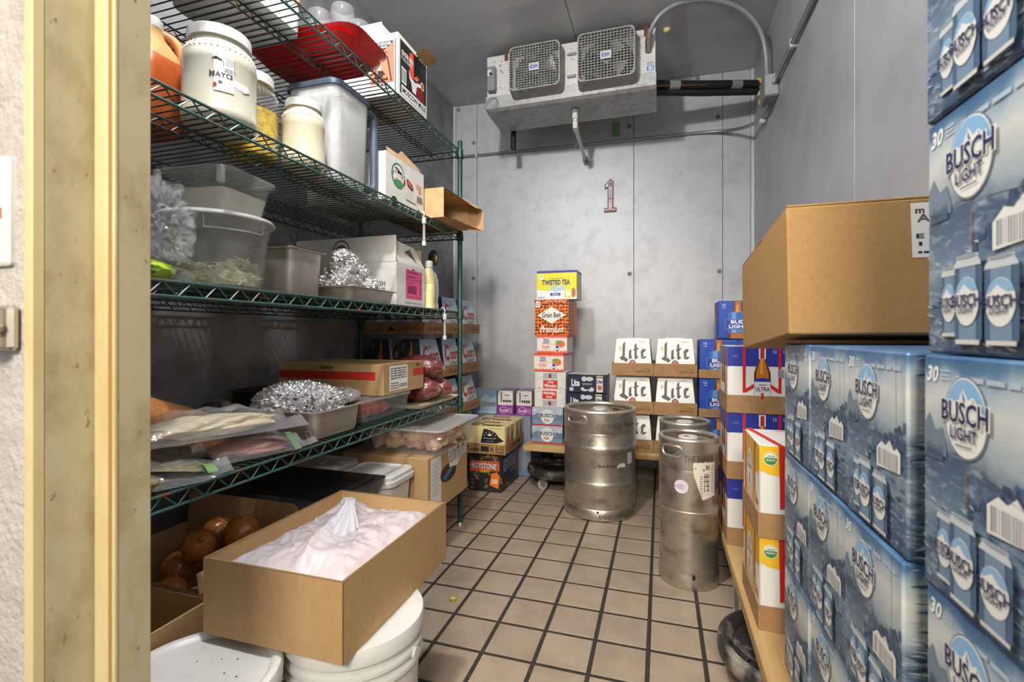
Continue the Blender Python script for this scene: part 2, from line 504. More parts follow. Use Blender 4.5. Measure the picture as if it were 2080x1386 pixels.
# lamp by the door (out of the picture): it throws the hard shadow of the cooling unit
LX, LY, LZ = -.64, .70, 2.66
lamp = T('ceiling_lamp', MB().lathe([(0, ZC - .003), (.07, ZC - .003), (.07, ZC - .03), (.05, ZC - .05), (.012, ZC - .055), (.012, LZ + .11), (.04, LZ + .10), (.042, LZ + .05), (0, LZ + .05)], 24, c=(LX, LY, 0)), GREYP,
         label='jar lamp hanging from the ceiling above the door', cat='lamp')
T('bulb', MB().lathe([(.0, -.055), (.025, -.05), (.045, -.03), (.052, 0), (.045, .025), (.025, .045), (.018, .06)], 20, c=(LX, LY, LZ)),
  M('lit_bulb', (1, 1, 1, 1), .5, emit=((1.0, 0.985, 0.955, 1), BULB_STRENGTH)), lamp)

# ================================================================ cooling unit and pipes
UX0, UX1, UY0, UY1, UZ0, UZ1 = -1.10, -.03, 2.99, 3.30, 2.47, 2.83
ev = T('evaporator_unit', MB().box(UX0, UX1, UY0 + .012, UY1, UZ0 + .09, UZ1, ch=.004), ALU, label='aluminium evaporator unit with two square fan guards under the ceiling', cat='cooling unit')
pan = MB()
prof = [(UY0 - .012, UZ0 + .09), (UY0 - .012, UZ0 + .012), (UY0 + .01, UZ0 - .002), (UY1, UZ0 - .012), (UY1, UZ0 + .09)]
pan.loft([[(x, y, z) for y, z in prof] for x in (UX0 - .004, UX1 + .004)], smooth=False)
T('drip_pan', pan, M('pan_sheet', S(178, 178, 178), .45, .4, var=(20, S(150, 149, 146), .45, .7)), ev)
T('front_sheet', MB().box(UX0, UX1, UY0, UY0 + .012, UZ0 + .09, UZ1, ch=.002), M('front_sheet_white', S(206, 205, 200), .5, .15, var=(45, S(120, 110, 98), .6, .72)), ev)
def guard(x0, x1, z0, z1, name_seed):
    g = MB()
    cxm, czm = (x0 + x1) / 2, (z0 + z1) / 2
    hw, hh = (x1 - x0) / 2, (z1 - z0) / 2
    yf, yb = 2.875, UY0
    # shroud skirt, open to the front
    loops = [[(cxm + x, y, czm + z) for x, z in rr(hw + e, hh + e, .03)] for y, e in ((yb, .012), (yf + .012, .002), (yf, .0), (yf, -.007), (yf + .01, -.007), (yb, .004))]
    g.loft(loops, cap0=False, cap1=False, smooth=False)
    sh = T('fan_shroud', g, GUARD, ev)
    gr = MB()
    n = 17
    for k in range(1, n):
        t = -1 + 2 * k / n
        for vert in (0, 1):
            pts = []
            for q in range(0, 13):
                s = -1 + 2 * q / 12
                xx, zz = (t, s) if vert else (s, t)
                rr_ = math.hypot(xx, zz)
                y = yf + .004 + (.0 if rr_ > .95 else .0)
                pts.append((cxm + xx * (hw - .006), y + (.002 if vert else 0), czm + zz * (hh - .006)))
            gr.tube(pts[::6], .0032, 4, smooth=False)
    T('grille', gr, GUARD, sh)
    fan = MB()
    fan.lathe([(0, -.02), (.028, -.018), (.03, .02), (0, .03)], 16)
    for k in range(4):
        a = k * math.pi / 2 + name_seed
        b = []
        for q in range(6):
            rad = .028 + .1 * q / 5
            for s in (-1, 1):
                an = a + s * (.28 + .06 * q / 5)
                b.append((rad * math.cos(an), rad * math.sin(an), s * .016))
        fan.add(b, [(2 * q, 2 * q + 2, 2 * q + 3, 2 * q + 1) for q in range(5)], smooth=True)
    T('fan', fan, M('fan_metal', S(188, 186, 182), .3, .9), ev, loc=(cxm, yf + .06, czm), rot=(math.pi / 2, 0, 0))
    T('fan_backing', MB().lathe([(0, 0), (.155, 0), (.155, .004), (0, .004)], 32), M('fan_well', S(52, 52, 52), .7), ev, loc=(cxm, UY0 - .004, czm), rot=(math.pi / 2, 0, 0))
    pl = T('name_plate', MB().box(-.032, .032, -.002, .0, -.022, .022), WHITEP, ev, loc=(cxm + .0, yf + .001, czm - .005))
    pr = Print(); pr.side(.064, .004, .022, 'front', -.022)
    pr.text('BOHN', .12, .2, .88, .82, S(40, 60, 170), 1, .03)
    pr.build('lettering', pl)
guard(-.912, -.588, 2.522, 2.795, .3)
guard(-.480, -.143, 2.512, 2.800, .9)
cb = T('control_box', MB().box(-1.085, -1.03, 2.945, UY0, 2.585, 2.745, ch=.006), GREYP, ev)
T('label_plate', MB().box(-1.08, -1.055, 2.942, 2.945, 2.68, 2.72), WHITEP, cb)
T('dial', MB().lathe([(0, 0), (.009, 0), (.008, .01), (0, .01)], 14), BLACK, cb, loc=(-1.057, 2.945, 2.69), rot=(math.pi / 2, 0, 0))
wc = MB()
for k in range(3):
    wc.tube([(-1.06 + (.048 - .005 * k) * math.cos(a * .26), 2.965 - .004 * k, 2.505 + (.042 - .003 * k) * math.sin(a * .26 + .3 * k)) for a in range(25)], .0013, 5)
T('wire_coil', wc, GREYP, ev)
for x, y in ((-.965, 3.02), (-.085, 3.02), (-.965, 3.27), (-.085, 3.27)):
    T('hanger_bolt', MB().tube([(x, y, UZ1 - .03), (x, y, ZC - .003)], .006, 8).lathe([(.0, .0), (.014, 0), (.014, .012), (0, .012)], 6, c=(x, y, UZ1 + .002)).box(x - .012, x + .012, y - .032, y - .028, UZ1 - .045, UZ1 + .012), RUST, ev)
for x in (-.535, -1.0, -.11, -.95):
    for z in (2.56, 2.64, 2.72, 2.79):
        T('screw', MB().lathe([(0, 0), (.006, 0), (.005, .004), (0, .005)], 8), STEEL, ev, loc=(x + random.uniform(-.004, .004), UY0, z), rot=(math.pi / 2, 0, 0))
for z in (2.605, 2.745):
    T('clip', MB().box(-.562, -.505, UY0 - .012, UY0, z, z + .018, ch=.004), GUARD, ev)
st = T('sticker', MB().box(-.085, -.035, UY0 - .001, UY0, 2.57, 2.635), WHITEP, ev)
pr = Print(); pr.face((-.085, UY0 - .001, 2.57), (-.035, UY0 - .001, 2.57), (-.035, UY0 - .001, 2.635), (-.085, UY0 - .001, 2.635))
pr.rect(.08, .1, .92, .5, S(90, 130, 190), 0); pr.text('BN', .3, .14, .8, .46, S(240, 240, 250), 1)
pr.dashes(.1, .6, .9, .95, 3, S(120, 90, 160)); pr.build('sticker_print', st)
T('drain_stub', MB().tube([(-1.03, 3.36, 2.56), (-1.03, 3.36, 2.35)], .02, 14).tube([(-1.03, 3.36, 2.56), (-1.03, 3.29, 2.58)], .02, 12), INSUL, ev)
dp = T('drain_pipe', MB().tube([(-.535, 3.12, 2.465), (-.535, 3.12, 2.375), (-.535, 3.14, 2.35), (-.545, 3.60, 2.325), (-.545, 3.66, 2.315)], .0135, 12), PVC, label='white plastic drain pipe dropping from the middle of the cooling unit', cat='pipe')
T('coupling', MB().tube([(-.535, 3.12, 2.46), (-.535, 3.12, 2.405)], .019, 14), PVC, dp)
T('coupling', MB().tube([(-.535, 3.12, 2.462), (-.535, 3.12, 2.44)], .0235, 14), GREYP, dp)
T('elbow', MB().tube([(-.535, 3.12, 2.385), (-.535, 3.126, 2.355), (-.536, 3.17, 2.347)], .018, 12), PVC, dp)
T('pipe_clamp', MB().tube([(-.545, 3.62, 2.325), (-.545, 3.66, 2.315)], .021, 10), GREYP, dp)

def bezier(p, n=24):
    out = []
    for k in range(n + 1):
        t = k / n
        q = [Vector(x) for x in p]
        while len(q) > 1:
            q = [a.lerp(b, t) for a, b in zip(q, q[1:])]
        out.append(q[0])
    return out
fc = T('flexible_conduit', MB().tube(bezier([(-.07, 2.95, 2.73), (-.03, 2.80, 2.92), (.22, 2.9, 2.93), (.60, 2.95, 2.90), (.575, 3.1, 2.70), (.585, 3.07, 2.46)], 40), .0135, 12), M('grey_flex', S(142, 143, 145), .45, .2),
       label='grey flexible conduit arching from the cooling unit to the junction box', cat='conduit')
T('connector', MB().tube([(-.072, 2.985, 2.69), (-.072, 2.95, 2.725), (-.06, 2.915, 2.775)], .018, 12), STEEL, fc)
jb = T('junction_box', MB().box(.555, .628, 2.99, 3.13, 2.33, 2.455, ch=.005), GREYP, label='grey metal junction box high on the right wall near the corner', cat='junction box')
T('cover', MB().box(.558, .625, 2.984, 2.990, 2.335, 2.45, ch=.002), M('grey_cover', S(168, 170, 172), .45, .3), jb)
T('connector', MB().tube([(.60, 2.99, 2.405), (.60, 2.955, 2.405)], .017, 12), STEEL, jb)
rc = T('wall_conduit', MB().tube([(.606, 2.985, 2.405), (.612, 2.2, 2.405), (.612, .46, 2.405)], .0125, 12), PIPE, label='steel conduit running along the right wall toward the door', cat='conduit')
for y in (2.62, 1.7):
    T('strap', MB().box(.596, .634, y - .012, y + .012, 2.385, 2.425, ch=.003), TRIMW, rc)
bc = T('wall_conduit', MB().tube(bezier([(.598, 3.10, 2.335), (.602, 3.40, 2.33), (.60, 3.72, 2.43), (.40, 3.725, 2.452), (.2, 3.712, 2.452)], 20) + [Vector((-.5, 3.684, 2.45)), Vector((-1.6, 3.634, 2.448))], .0115, 12), PIPE,
       label='thin steel conduit running level across the back wall', cat='conduit')
for x, y in ((-1.43, 3.642), (-.62, 3.678)):
    T('strap', MB().box(x - .01, x + .01, y - .016, y + .014, 2.43, 2.467, ch=.002), TRIMW, bc)
T('strap', MB().tube([(.604, 3.30, 2.325), (.604, 3.335, 2.33)], .018, 10), TRIMW, bc)
rl = T('refrigerant_line', MB().tube([(-.04, 3.22, 2.60), (.25, 3.33, 2.61), (.60, 3.46, 2.625)], .027, 12), INSUL, label='black insulated refrigerant lines taped together behind the cooling unit', cat='pipe')
T('copper_line', MB().tube([(-.04, 3.20, 2.585), (.25, 3.308, 2.60), (.62, 3.45, 2.622)], .0045, 8), COPPER, rl)
T('second_line', MB().tube([(-.04, 3.235, 2.562), (.25, 3.345, 2.567), (.61, 3.47, 2.582)], .022, 12), INSUL, rl)
for t in (.14, .74):
    p0, p1 = Vector((-.04, 3.22, 2.585)), Vector((.60, 3.46, 2.61))
    q0 = p0.lerp(p1, t); q1 = p0.lerp(p1, t + .10)
    T('tape', MB().tube([q0 + Vector((0, 0, .012)), q1 + Vector((0, 0, .012))], .0305, 12), GREYP, rl)
fo = T('foam_sealant', MB().blob((.612, 3.47, 2.64), (.024, .034, .028), .25, 2, 1, 2), FOAM, label='yellow foam blobs sealing the pipe holes in the corner', cat='foam')
T('foam_blob', MB().blob((.615, 3.47, 2.57), (.02, .024, .018), .25, 2, 2, 2), FOAM, fo)
T('foam_blob', MB().blob((.615, 3.40, 2.48), (.018, .024, .026), .25, 2, 3, 2), FOAM, fo)
T('ceiling_plug', MB().lathe([(0, -.022), (.012, -.02), (.018, -.01), (.02, 0), (0, 0)], 16), FOAM, loc=(.035, 3.1, ZC - .002), label='small yellowed round plug in the ceiling right of the cooling unit', cat='plug')

# number-one shaped thermometer on the back wall
def numeral():
    return [(-1, -1), (1, -1), (1, -.74), (.5, -.74), (.5, 1), (-.3, 1), (-.9, .74), (-.9, .46), (-.45, .56), (-.45, -.74), (-1, -.74)]
def slab(pts, s, y0, y1):
    n = len(pts); m = MB()
    m.add([(x * s[0], y, z * s[1]) for y in (y0, y1) for x, z in pts], [tuple(range(n)), tuple(reversed(range(n, 2 * n)))] + [(i, i + n, (i + 1) % n + n, (i + 1) % n) for i in range(n)])
    return m
one = T('wall_thermometer', slab(numeral(), (.046, .118), -.01, 0), M('maroon_edge', S(132, 74, 78), .5), loc=(-.365, 3.694, 2.04), rot=(0, 0, .044), label='white numeral-one thermometer with maroon edge on the back wall', cat='thermometer')
T('face_plate', slab([(-.038, -.110), (.038, -.110), (.038, -.096), (.014, -.096), (.014, .110), (-.010, .110), (-.033, .082), (-.033, .064), (-.012, .073), (-.012, -.096), (-.038, -.096)], (1, 1), -.013, -.0102), M('pale_face', S(220, 214, 216), .5), one)
T('hanger_screw', MB().lathe([(0, 0), (.006, 0), (.006, .004), (0, .005)], 8), BLACK, one, loc=(0, 0, .126), rot=(math.pi / 2, 0, 0))
pr = Print(); pr.face((-.046, -.0135, -.118), (.046, -.0135, -.118), (.046, -.0135, .118), (-.046, -.0135, .118))
pr.rect(.34, .80, .72, .94, S(70, 90, 170), 0); pr.rect(.55, .8, .72, .94, S(170, 60, 70), 1)
pr.rect(.49, .30, .53, .76, S(90, 120, 170), 0)
for k in range(7):
    pr.rect(.36, .32 + .06 * k, .66, .328 + .06 * k, S(150, 70, 80), 0)
pr.rect(.3, .4, .7, .43, S(160, 60, 70), 1); pr.dashes(.14, .04, .86, .1, 2, S(170, 80, 90))
pr.build('scale_print', one)
T('tape_patch', MB().box(-.03, .03, -.0075, -.006, -.05, .06), M('green_tape', S(150, 200, 130), .6, transp=.6), wbk, loc=(1.318, 0, 2.54))
# ================================================================ green wire shelving unit
SX0, SX1, SY0, SY1 = -1.60, -1.0, .485, 2.31
SHELF_Z = (1.959, 1.53, 1.118, .666, .225)
su = put('wire_shelving_unit', None, loc=((SX0 + SX1) / 2, (SY0 + SY1) / 2, 0), label='green epoxy wire shelving unit with five shelves along the left wall', cat='shelving')
hx, hy_ = (SX1 - SX0) / 2, (SY1 - SY0) / 2
for sx in (-1, 1):
    for sy in (-1, 1):
        po = T('post', MB().lathe([(.0127, 0.02), (.0127, 2.0), (.010, 2.006), (0, 2.008)], 14, c=(sx * hx, sy * hy_, 0)), GREENP, su)
        T('foot', MB().lathe([(0, 0), (.017, 0), (.017, .008), (.008, .02), (.008, .03)], 14, c=(sx * hx, sy * hy_, 0)), STEEL, po)
def truss(m, p0, p1, h=.032, n=28, r=.0036, rz=.0024):
    p0, p1 = Vector(p0), Vector(p1)
    dz = Vector((0, 0, -h))
    m.tube([p0, p1], r, 6); m.tube([p0 + dz, p1 + dz], r, 6)
    pts = [p0.lerp(p1, k / n) + (dz if k % 2 else Vector((0, 0, 0))) for k in range(n + 1)]
    m.tube(pts, rz, 5)
fr = MB(); truss(fr, (hx, -hy_, 0), (hx, hy_, 0), n=56)
re = MB(); truss(re, (-hx, -hy_, 0), (-hx, hy_, 0), n=56)
en = MB(); truss(en, (-hx, hy_, 0), (hx, hy_, 0), n=16)
en2 = MB(); truss(en2, (-hx, -hy_, 0), (hx, -hy_, 0), n=16)
mid = MB()
for x in (-.15, .15):
    truss(mid, (x, -hy_, -.004), (x, hy_, -.004), h=.022, n=70, r=.0028, rz=.0018)
wires = MB()
nw = 71
for k in range(1, nw):
    y = -hy_ + 2 * hy_ * k / nw
    wires.tube([(-hx, y, .003), (hx, y, .003), (hx + .001, y, -.003)], .0023, 5)
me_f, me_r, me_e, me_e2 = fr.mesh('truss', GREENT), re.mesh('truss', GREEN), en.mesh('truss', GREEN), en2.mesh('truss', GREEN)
me_m, me_w = mid.mesh('support_rod', GREEN), wires.mesh('wire_deck', GREEN)
col_me = MB().lathe([(.0135, -.038), (.019, -.038), (.016, .006), (.0135, .006)], 14).mesh('corner_collar', GREENP)
for z in SHELF_Z:
    sh = put('shelf', me_f, su, (0, 0, z - .006))
    for sx in (-1, 1):
        for sy in (-1, 1):
            put('corner_collar', col_me, sh, (sx * hx, sy * hy_, 0))
    put('truss', me_r, sh); put('truss', me_e, sh); put('truss', me_e2, sh)
    put('support_rod', me_m, sh); put('wire_deck', me_w, sh, kind='stuff')
# thermometer tubes hooked on the shelf edges
for y, z, lb in ((1.885, 1.502, 'white tube thermometer hooked under the second shelf'), (2.095, 1.09, 'white tube thermometer hooked under the third shelf')):
    th = T('tube_thermometer', MB().lathe([(0, -.115), (.008, -.113), (.008, -.098), (.0065, -.096), (.0065, -.02), (.008, -.018), (.008, 0), (0, .002)], 12), CLEAR2, loc=(SX1 + .014, y, z), label=lb, cat='thermometer')
    T('cap', MB().lathe([(0, -.022), (.0092, -.022), (.0092, .004), (0, .006)], 12), WHITEP, th)
    T('cap', MB().lathe([(0, -.118), (.0092, -.118), (.0092, -.1), (0, -.1)], 12), WHITEP, th)
    T('hook', MB().tube([(0, 0, .0), (0, 0, .028), (-.012, 0, .036), (-.02, 0, .03)], .0025, 6), WHITEP, th)
    T('capillary', MB().tube([(0, 0, -.1), (0, 0, -.02)], .0022, 6), WHITEP, th)
# ================================================================ food on the shelves
Z1, Z2, Z3, Z4, Z5 = SHELF_Z

def open_carton(w, d, h, t=.005, m=0, mb=None):
    """open-topped corrugated box: floor and four walls, base at z=0"""
    mb = mb or MB()
    mb.box(-w / 2, w / 2, -d / 2, d / 2, 0, t)
    mb.box(-w / 2, w / 2, -d / 2, -d / 2 + t, t, h); mb.box(-w / 2, w / 2, d / 2 - t, d / 2, t, h)
    mb.box(-w / 2, -w / 2 + t, -d / 2 + t, d / 2 - t, t, h); mb.box(w / 2 - t, w / 2, -d / 2 + t, d / 2 - t, t, h)
    return mb
def edge_liner(w, d, h, parent, t=.0055):
    """raw corrugated top edge"""
    m = MB()
    for a, b, c2, d2 in ((-w / 2, w / 2, -d / 2, -d / 2 + t), (-w / 2, w / 2, d / 2 - t, d / 2), (-w / 2, -w / 2 + t, -d / 2 + t, d / 2 - t), (w / 2 - t, w / 2, -d / 2 + t, d / 2 - t)):
        m.box(a, b, c2, d2, h, h + .0008)
    T('raw_edge', m, KRAFTD, parent)
def hotel_pan(w, d, h, r=.03, rim=.014, taper=.9, wall=.0015):
    a, b = w / 2, d / 2
    m = MB()
    m.rloft([(0, a * taper, b * taper, r), (.012, a * (taper + .03), b * (taper + .03), r), (h - .004, a, b, r), (h - .002, a + rim, b + rim, r * .8), (h, a + rim, b + rim, r * .8), (h, a - .002, b - .002, r),
             (h - .006, a - .004, b - .004, r), (.014, a * (taper + .03) - .004, b * (taper + .03) - .004, r), (.004, a * taper - .006, b * taper - .006, r)], n=6)
    return m
def jar(name, loc, r, h, body, label, fill=None, fillh=0, lid=WHITEP, neck=.78):
    m = MB().lathe([(0, 0), (r * .9, 0), (r, .012), (r, h * .12), (r * .985, h * .13), (r * .985, h * .60), (r, h * .62), (r, h * .66), (r * .96, h * .74), (r * .84, h * .81), (r * neck, h * .845), (r * neck, h * .92)], 40)
    o = T(name, m, body, loc=loc, label=label, cat='jar')
    T('lid', MB().lathe([(r * neck, h * .885), (r * (neck + .07), h * .885), (r * (neck + .07), h * .985), (r * (neck + .03), h), (0, h)], 40), lid, o)
    rb = MB()
    for k in range(40):
        a = 2 * math.pi * k / 40
        rb.tube([(r * .968 * math.cos(a), r * .968 * math.sin(a), h * .735), (r * .85 * math.cos(a), r * .85 * math.sin(a), h * .808)], .0022, 4)
    T('shoulder_rib', rb, body, o)
    if fill:
        T('filling', MB().lathe([(0, .006), (r * .9, .008), (r * .955, .02), (r * .955, fillh * .97), (r * .8, fillh), (0, fillh * 1.01)], 32), fill, o)
    return o

# ---- second shelf
OILO = M('orange_dressing', S(178, 88, 42), .3, 0, var=(8, S(150, 68, 28), .4, .65), coat=.3)
jug = T('dressing_jug', MB().rloft([(0, .066, .066, .03), (.012, .072, .072, .032), (.125, .072, .072, .032), (.15, .072, .07, .034), (.2, .058, .052, .034), (.24, .032, .032, .03), (.255, .026, .026, .025), (.27, .026, .026, .025)], n=6), OILO,
        loc=(-1.28, .92, Z2), label='gallon jug of orange dressing at the near end of the second shelf', cat='jug')
T('jug_top', MB().rloft([(.172, .0655, .0625, .036), (.205, .0575, .052, .034), (.242, .034, .034, .03), (.27, .028, .028, .025)], n=6), M('pale_jug_plastic', S(226, 176, 118), .3, transp=.3), jug)
T('handle', MB().tube(bezier([(.012, .018, .262), (.045, .064, .268), (.05, .07, .18), (.036, .052, .118)], 16), .013, 10), M('pale_jug_handle', S(214, 140, 84), .3, coat=.3), jug)
T('cap', MB().lathe([(.03, .268), (.03, .29), (.026, .295), (0, .295)], 20), WHITEP, jug)
MAYO = M('mayo_jar_plastic', S(194, 191, 176), .32, 0, var=(6, S(182, 177, 156), .4, .7), coat=.25)
j1 = jar('mayonnaise_jar', (-1.10, .972, Z2), .086, .243, MAYO, 'largest cream mayonnaise jar with a torn paper label')
pr = Print(); pr.cyl(.0855, .06, .16, -1.12, .22)
pr.rect(.18, .08, .56, .95, S(222, 222, 220), 0, 5); pr.poly([(.5, .28), (.8, .22), (.94, .3), (.88, .42), (.56, .44)], S(226, 226, 224), 1)
pr.text('MAYO', .10, .42, .52, .55, S(30, 30, 34), 2, .004); pr.rect(.5, .42, .53, .54, S(60, 60, 60), 2)
pr.poly([(.13, .84), (.22, .92), (.34, .85), (.33, .82)], S(30, 30, 30), 2); pr.rect(.36, .7, .37, .86, S(40, 40, 40), 2)
for k in range(5):
    pr.rect(.42 + .035 * k, .74, .435 + .035 * k, .92, S(120, 120, 118), 2)
pr.dashes(.38, .58, .6, .68, 2, S(110, 110, 110)); pr.ell(.2, .22, .035, .05, S(150, 50, 50), 2); pr.ell(.3, .3, .04, .03, S(120, 100, 70), 2)
pr.build('label', j1)
j2 = jar('pepper_jar', (-1.20, 1.172, Z2), .076, .258, GLASS, 'glass jar half full of yellow banana pepper rings', neck=.74,
         fill=M('banana_peppers', S(228, 192, 16), .35, 0, var=(55, S(176, 140, 20), .45, .62), bump=(60, 1.0), coat=.4), fillh=.15)
j3 = jar('mayonnaise_jar', (-1.105, 1.285, Z2), .066, .212, M('creamy_jar', S(206, 199, 172), .32, 0, var=(6, S(196, 186, 154), .4, .7), coat=.25), 'smaller blank cream jar with a white lid beside the clear bin')
# clear tall bin with slate rim and handle
bn = T('storage_bin', MB().rloft([(0, .088, .088, .03), (.01, .094, .094, .032), (.335, .105, .105, .036), (.335, .102, .102, .034), (.012, .09, .09, .03), (.006, .084, .084, .028)], n=7), M('frosted_bin', S(214, 216, 216), .3, 0, transp=.35, var=(14, S(240, 240, 240), .45, .62), stretch=(1, 1, .5)),
       loc=(-1.155, 1.48, Z2), label='tall frosted clear bin with slate rim and handle', cat='container')
T('rim', MB().rloft([(.322, .106, .106, .036), (.322, .112, .112, .038), (.34, .112, .112, .038), (.34, .103, .103, .034)], n=7, cap0=False, cap1=False), SLATE, bn)
T('handle', MB().tube(bezier([(.075, .095, .31), (.085, .13, .318), (.085, .152, .318), (.085, .15, .28)], 10) + bezier([(.085, .15, .06), (.085, .152, .022), (.085, .13, .02), (.075, .095, .026)], 10), .0155, 10), SLATE, bn)
T('contents', MB().rloft([(.012, .086, .086, .03), (.2, .094, .094, .03), (.2, .05, .05, .03)], n=6), M('white_flour', S(228, 226, 220), .8, 0, bump=(40, .8)), bn)
# white produce carton with orange showing through the hand hole
pc = T('produce_carton', open_carton(.37, .315, .19), WHITEB, loc=(-1.215, 1.808, Z2), label='white produce carton with green round logo on the second shelf', cat='carton')
edge_liner(.37, .315, .19, pc)
fp = MB(); fp.add([(.185, -.15, .191), (.185, .13, .191), (.17, .14, .215), (.15, .02, .255), (.165, -.03, .222), (.17, -.13, .218)], [(0, 1, 2, 3, 4, 5)])
T('flap', fp, KRAFT2, pc)
T('fruit', MB().blob((.12, -.02, .10), (.05, .045, .05), .05, 2, 3), M('orange_fruit', S(226, 104, 32), .5), pc)
pr = Print(); pr.side(.37, .315, .19, 'right')
pr.ell(.3, .62, .17, .27, S(70, 120, 70), 0); pr.ell(.3, .62, .145, .23, S(226, 226, 222), 1); pr.ell(.3, .45, .12, .09, S(84, 140, 84), 2)
pr.line([(.16, .62), (.22, .74), (.44, .62), (.46, .5)], .01, .05, S(30, 32, 32), 3); pr.text('Deni', .17, .54, .45, .74, S(244, 244, 240), 4, .02, .2)
pr.poly([(.5, .62), (.54, .68), (.66, .6), (.7, .5), (.66, .46), (.54, .52)], S(60, 30, 20), 1); pr.poly([(.51, .60), (.55, .655), (.64, .58), (.67, .5), (.56, .545)], S(228, 98, 32), 2)
pr.dashes(.78, .58, .94, .7, 2, S(200, 130, 90)); pr.ell(.88, .52, .04, .06, S(220, 140, 100), 1)
pr.dashes(.5, .18, .76, .24, 1, S(90, 90, 92)); pr.bars(.8, .26, .96, .42, S(70, 70, 70), 1, 10)
pr.ell(.2, .03, .08, .11, S(40, 34, 28), 1); pr.ell(.86, .02, .06, .09, S(40, 34, 28), 1)
pr.build('printed_artwork', pc)
# kraft box lying on its side, mouth toward the aisle
kb = MB()
kb.box(-.16, .13, -.15, -.145, 0, .135); kb.box(-.16, .13, .145, .15, 0, .135); kb.box(-.16, .13, -.145, .145, 0, .005); kb.box(-.16, .13, -.145, .145, .13, .135); kb.box(-.16, -.155, -.145, .145, .005, .13)
ko = T('open_carton', kb, KRAFT2, loc=(-1.07, 2.135, Z2), label='empty kraft carton lying on its side at the far shelf end', cat='carton')
fl1 = MB(); fl1.add([(.13, -.15, .002), (.13, .12, .002), (.215, .135, -.012), (.20, .02, -.014), (.17, -.09, -.004)], [(0, 1, 2, 3, 4)])
T('flap', fl1, KRAFT2, ko)
fl2 = MB(); fl2.add([(.13, -.148, .134), (.165, -.06, .115), (.205, .06, .085), (.212, .132, .098), (.13, .148, .134)], [(0, 1, 2, 3, 4)])
T('flap', fl2, KRAFT2, ko)
fl3 = MB(); fl3.add([(.13, .148, .0), (.215, .140, -.01), (.213, .139, .095), (.13, .148, .132)], [(0, 1, 2, 3)])
T('flap', fl3, KRAFT, ko)

# ---- top shelf, seen from below
for (x, y, hw, hd, h, lb) in ((-1.30, .862, .15, .135, .2, 'white square tub nearest the door on the top shelf'), (-1.245, 1.165, .14, .14, .22, 'white square tub beside the red trays on the top shelf')):
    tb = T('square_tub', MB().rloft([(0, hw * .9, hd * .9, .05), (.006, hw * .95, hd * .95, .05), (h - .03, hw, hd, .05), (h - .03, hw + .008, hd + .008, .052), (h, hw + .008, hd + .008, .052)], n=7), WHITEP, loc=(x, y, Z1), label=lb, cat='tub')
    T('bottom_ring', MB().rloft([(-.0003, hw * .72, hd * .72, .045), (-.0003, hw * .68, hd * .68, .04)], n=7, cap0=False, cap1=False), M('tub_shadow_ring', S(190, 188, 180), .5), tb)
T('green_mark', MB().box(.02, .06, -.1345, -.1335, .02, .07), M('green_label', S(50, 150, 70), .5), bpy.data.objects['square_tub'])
def red_tray(loc, rot, label):
    w, d = .122, .205
    t = T('red_tray', MB().rloft([(0, w - .035, d - .035, .05), (.004, w - .03, d - .03, .05), (.035, w, d, .06), (.038, w + .004, d + .004, .062), (.036, w - .004, d - .004, .058), (.007, w - .034, d - .034, .05)], n=8), RED, loc=loc, rot=rot, label=label, cat='tray')
    return t
t1 = red_tray((-1.19, 1.455, Z1), (0, 0, math.pi / 2), 'lower red plastic tray resting on the top shelf wires')
t2 = red_tray((-1.165, 1.455, Z1 + .032), (math.radians(2), 0, math.pi / 2 + .03), 'upper red plastic tray tilted over the shelf edge')
cupm = MB().lathe([(0, 0), (.03, 0), (.032, .002), (.006, .008), (.006, .03), (.02, .04), (.036, .06), (.042, .09), (.038, .12), (.0365, .12), (.0405, .09), (.034, .062), (.018, .043), (0, .038)], 22).mesh('plastic_goblet', GLASS)
for x, y, lb in ((-1.045, 1.405, 'nearest'), (-1.045, 1.498, 'second'), (-1.14, 1.505, 'third'), (-1.14, 1.405, 'rear')):
    put('plastic_goblet', cupm, None, (x, y, Z1 + .041), (0, 0, 0), 'clear plastic goblet standing on the red trays, %s one' % lb, 'goblet', 'clear goblets on the red trays')
# ginger beer carton
gb = T('ginger_beer_carton', open_carton(.30, .245, .245), WHITEB, loc=(-1.15, 1.815, Z1), label='white orange and black ginger beer carton, torn open, on the top shelf', cat='carton')
T('flap', MB().box(-.15, .075, -.1215, -.118, .245, .30), WHITEB, gb)
T('flap', MB().box(.075, .079, -.1215, .03, .245, .288), WHITEB, gb)
fb = MB(); fb.add([(.148, .02, .235), (.15, .11, .23), (.195, .125, .245), (.21, .09, .25), (.19, .03, .262)], [(0, 1, 2, 3, 4)])
T('torn_flap', fb, KRAFT, gb)
pr = Print(); pr.side(.30, .245, .245, 'front')
pr.rect(.58, .2, .94, .88, S(238, 112, 86), 0); pr.rect(.2, .55, .56, .86, S(46, 44, 46), 0); pr.text('DRINK', .26, .68, .54, .82, S(245, 245, 245), 1, .03)
pr.poly([(.62, .84), (.76, .72), (.92, .84), (.92, .88), (.62, .88)], S(46, 44, 46), 1); pr.text('MADE WITH REAL', .64, .82, .90, .865, S(245, 245, 245), 2); pr.text('SUGAR', .70, .775, .84, .81, S(245, 245, 245), 2)
BT = [(.64, .22), (.66, .52), (.69, .62), (.68, .68), (.70, .71), (.84, .71), (.86, .68), (.85, .62), (.87, .52), (.91, .22)]
pr.poly(BT, S(60, 40, 36), 2); pr.poly([(.66, .22), (.68, .5), (.71, .6), (.83, .6), (.85, .5), (.89, .22)], S(238, 124, 96), 3); pr.rect(.69, .63, .85, .69, S(238, 124, 96), 3)
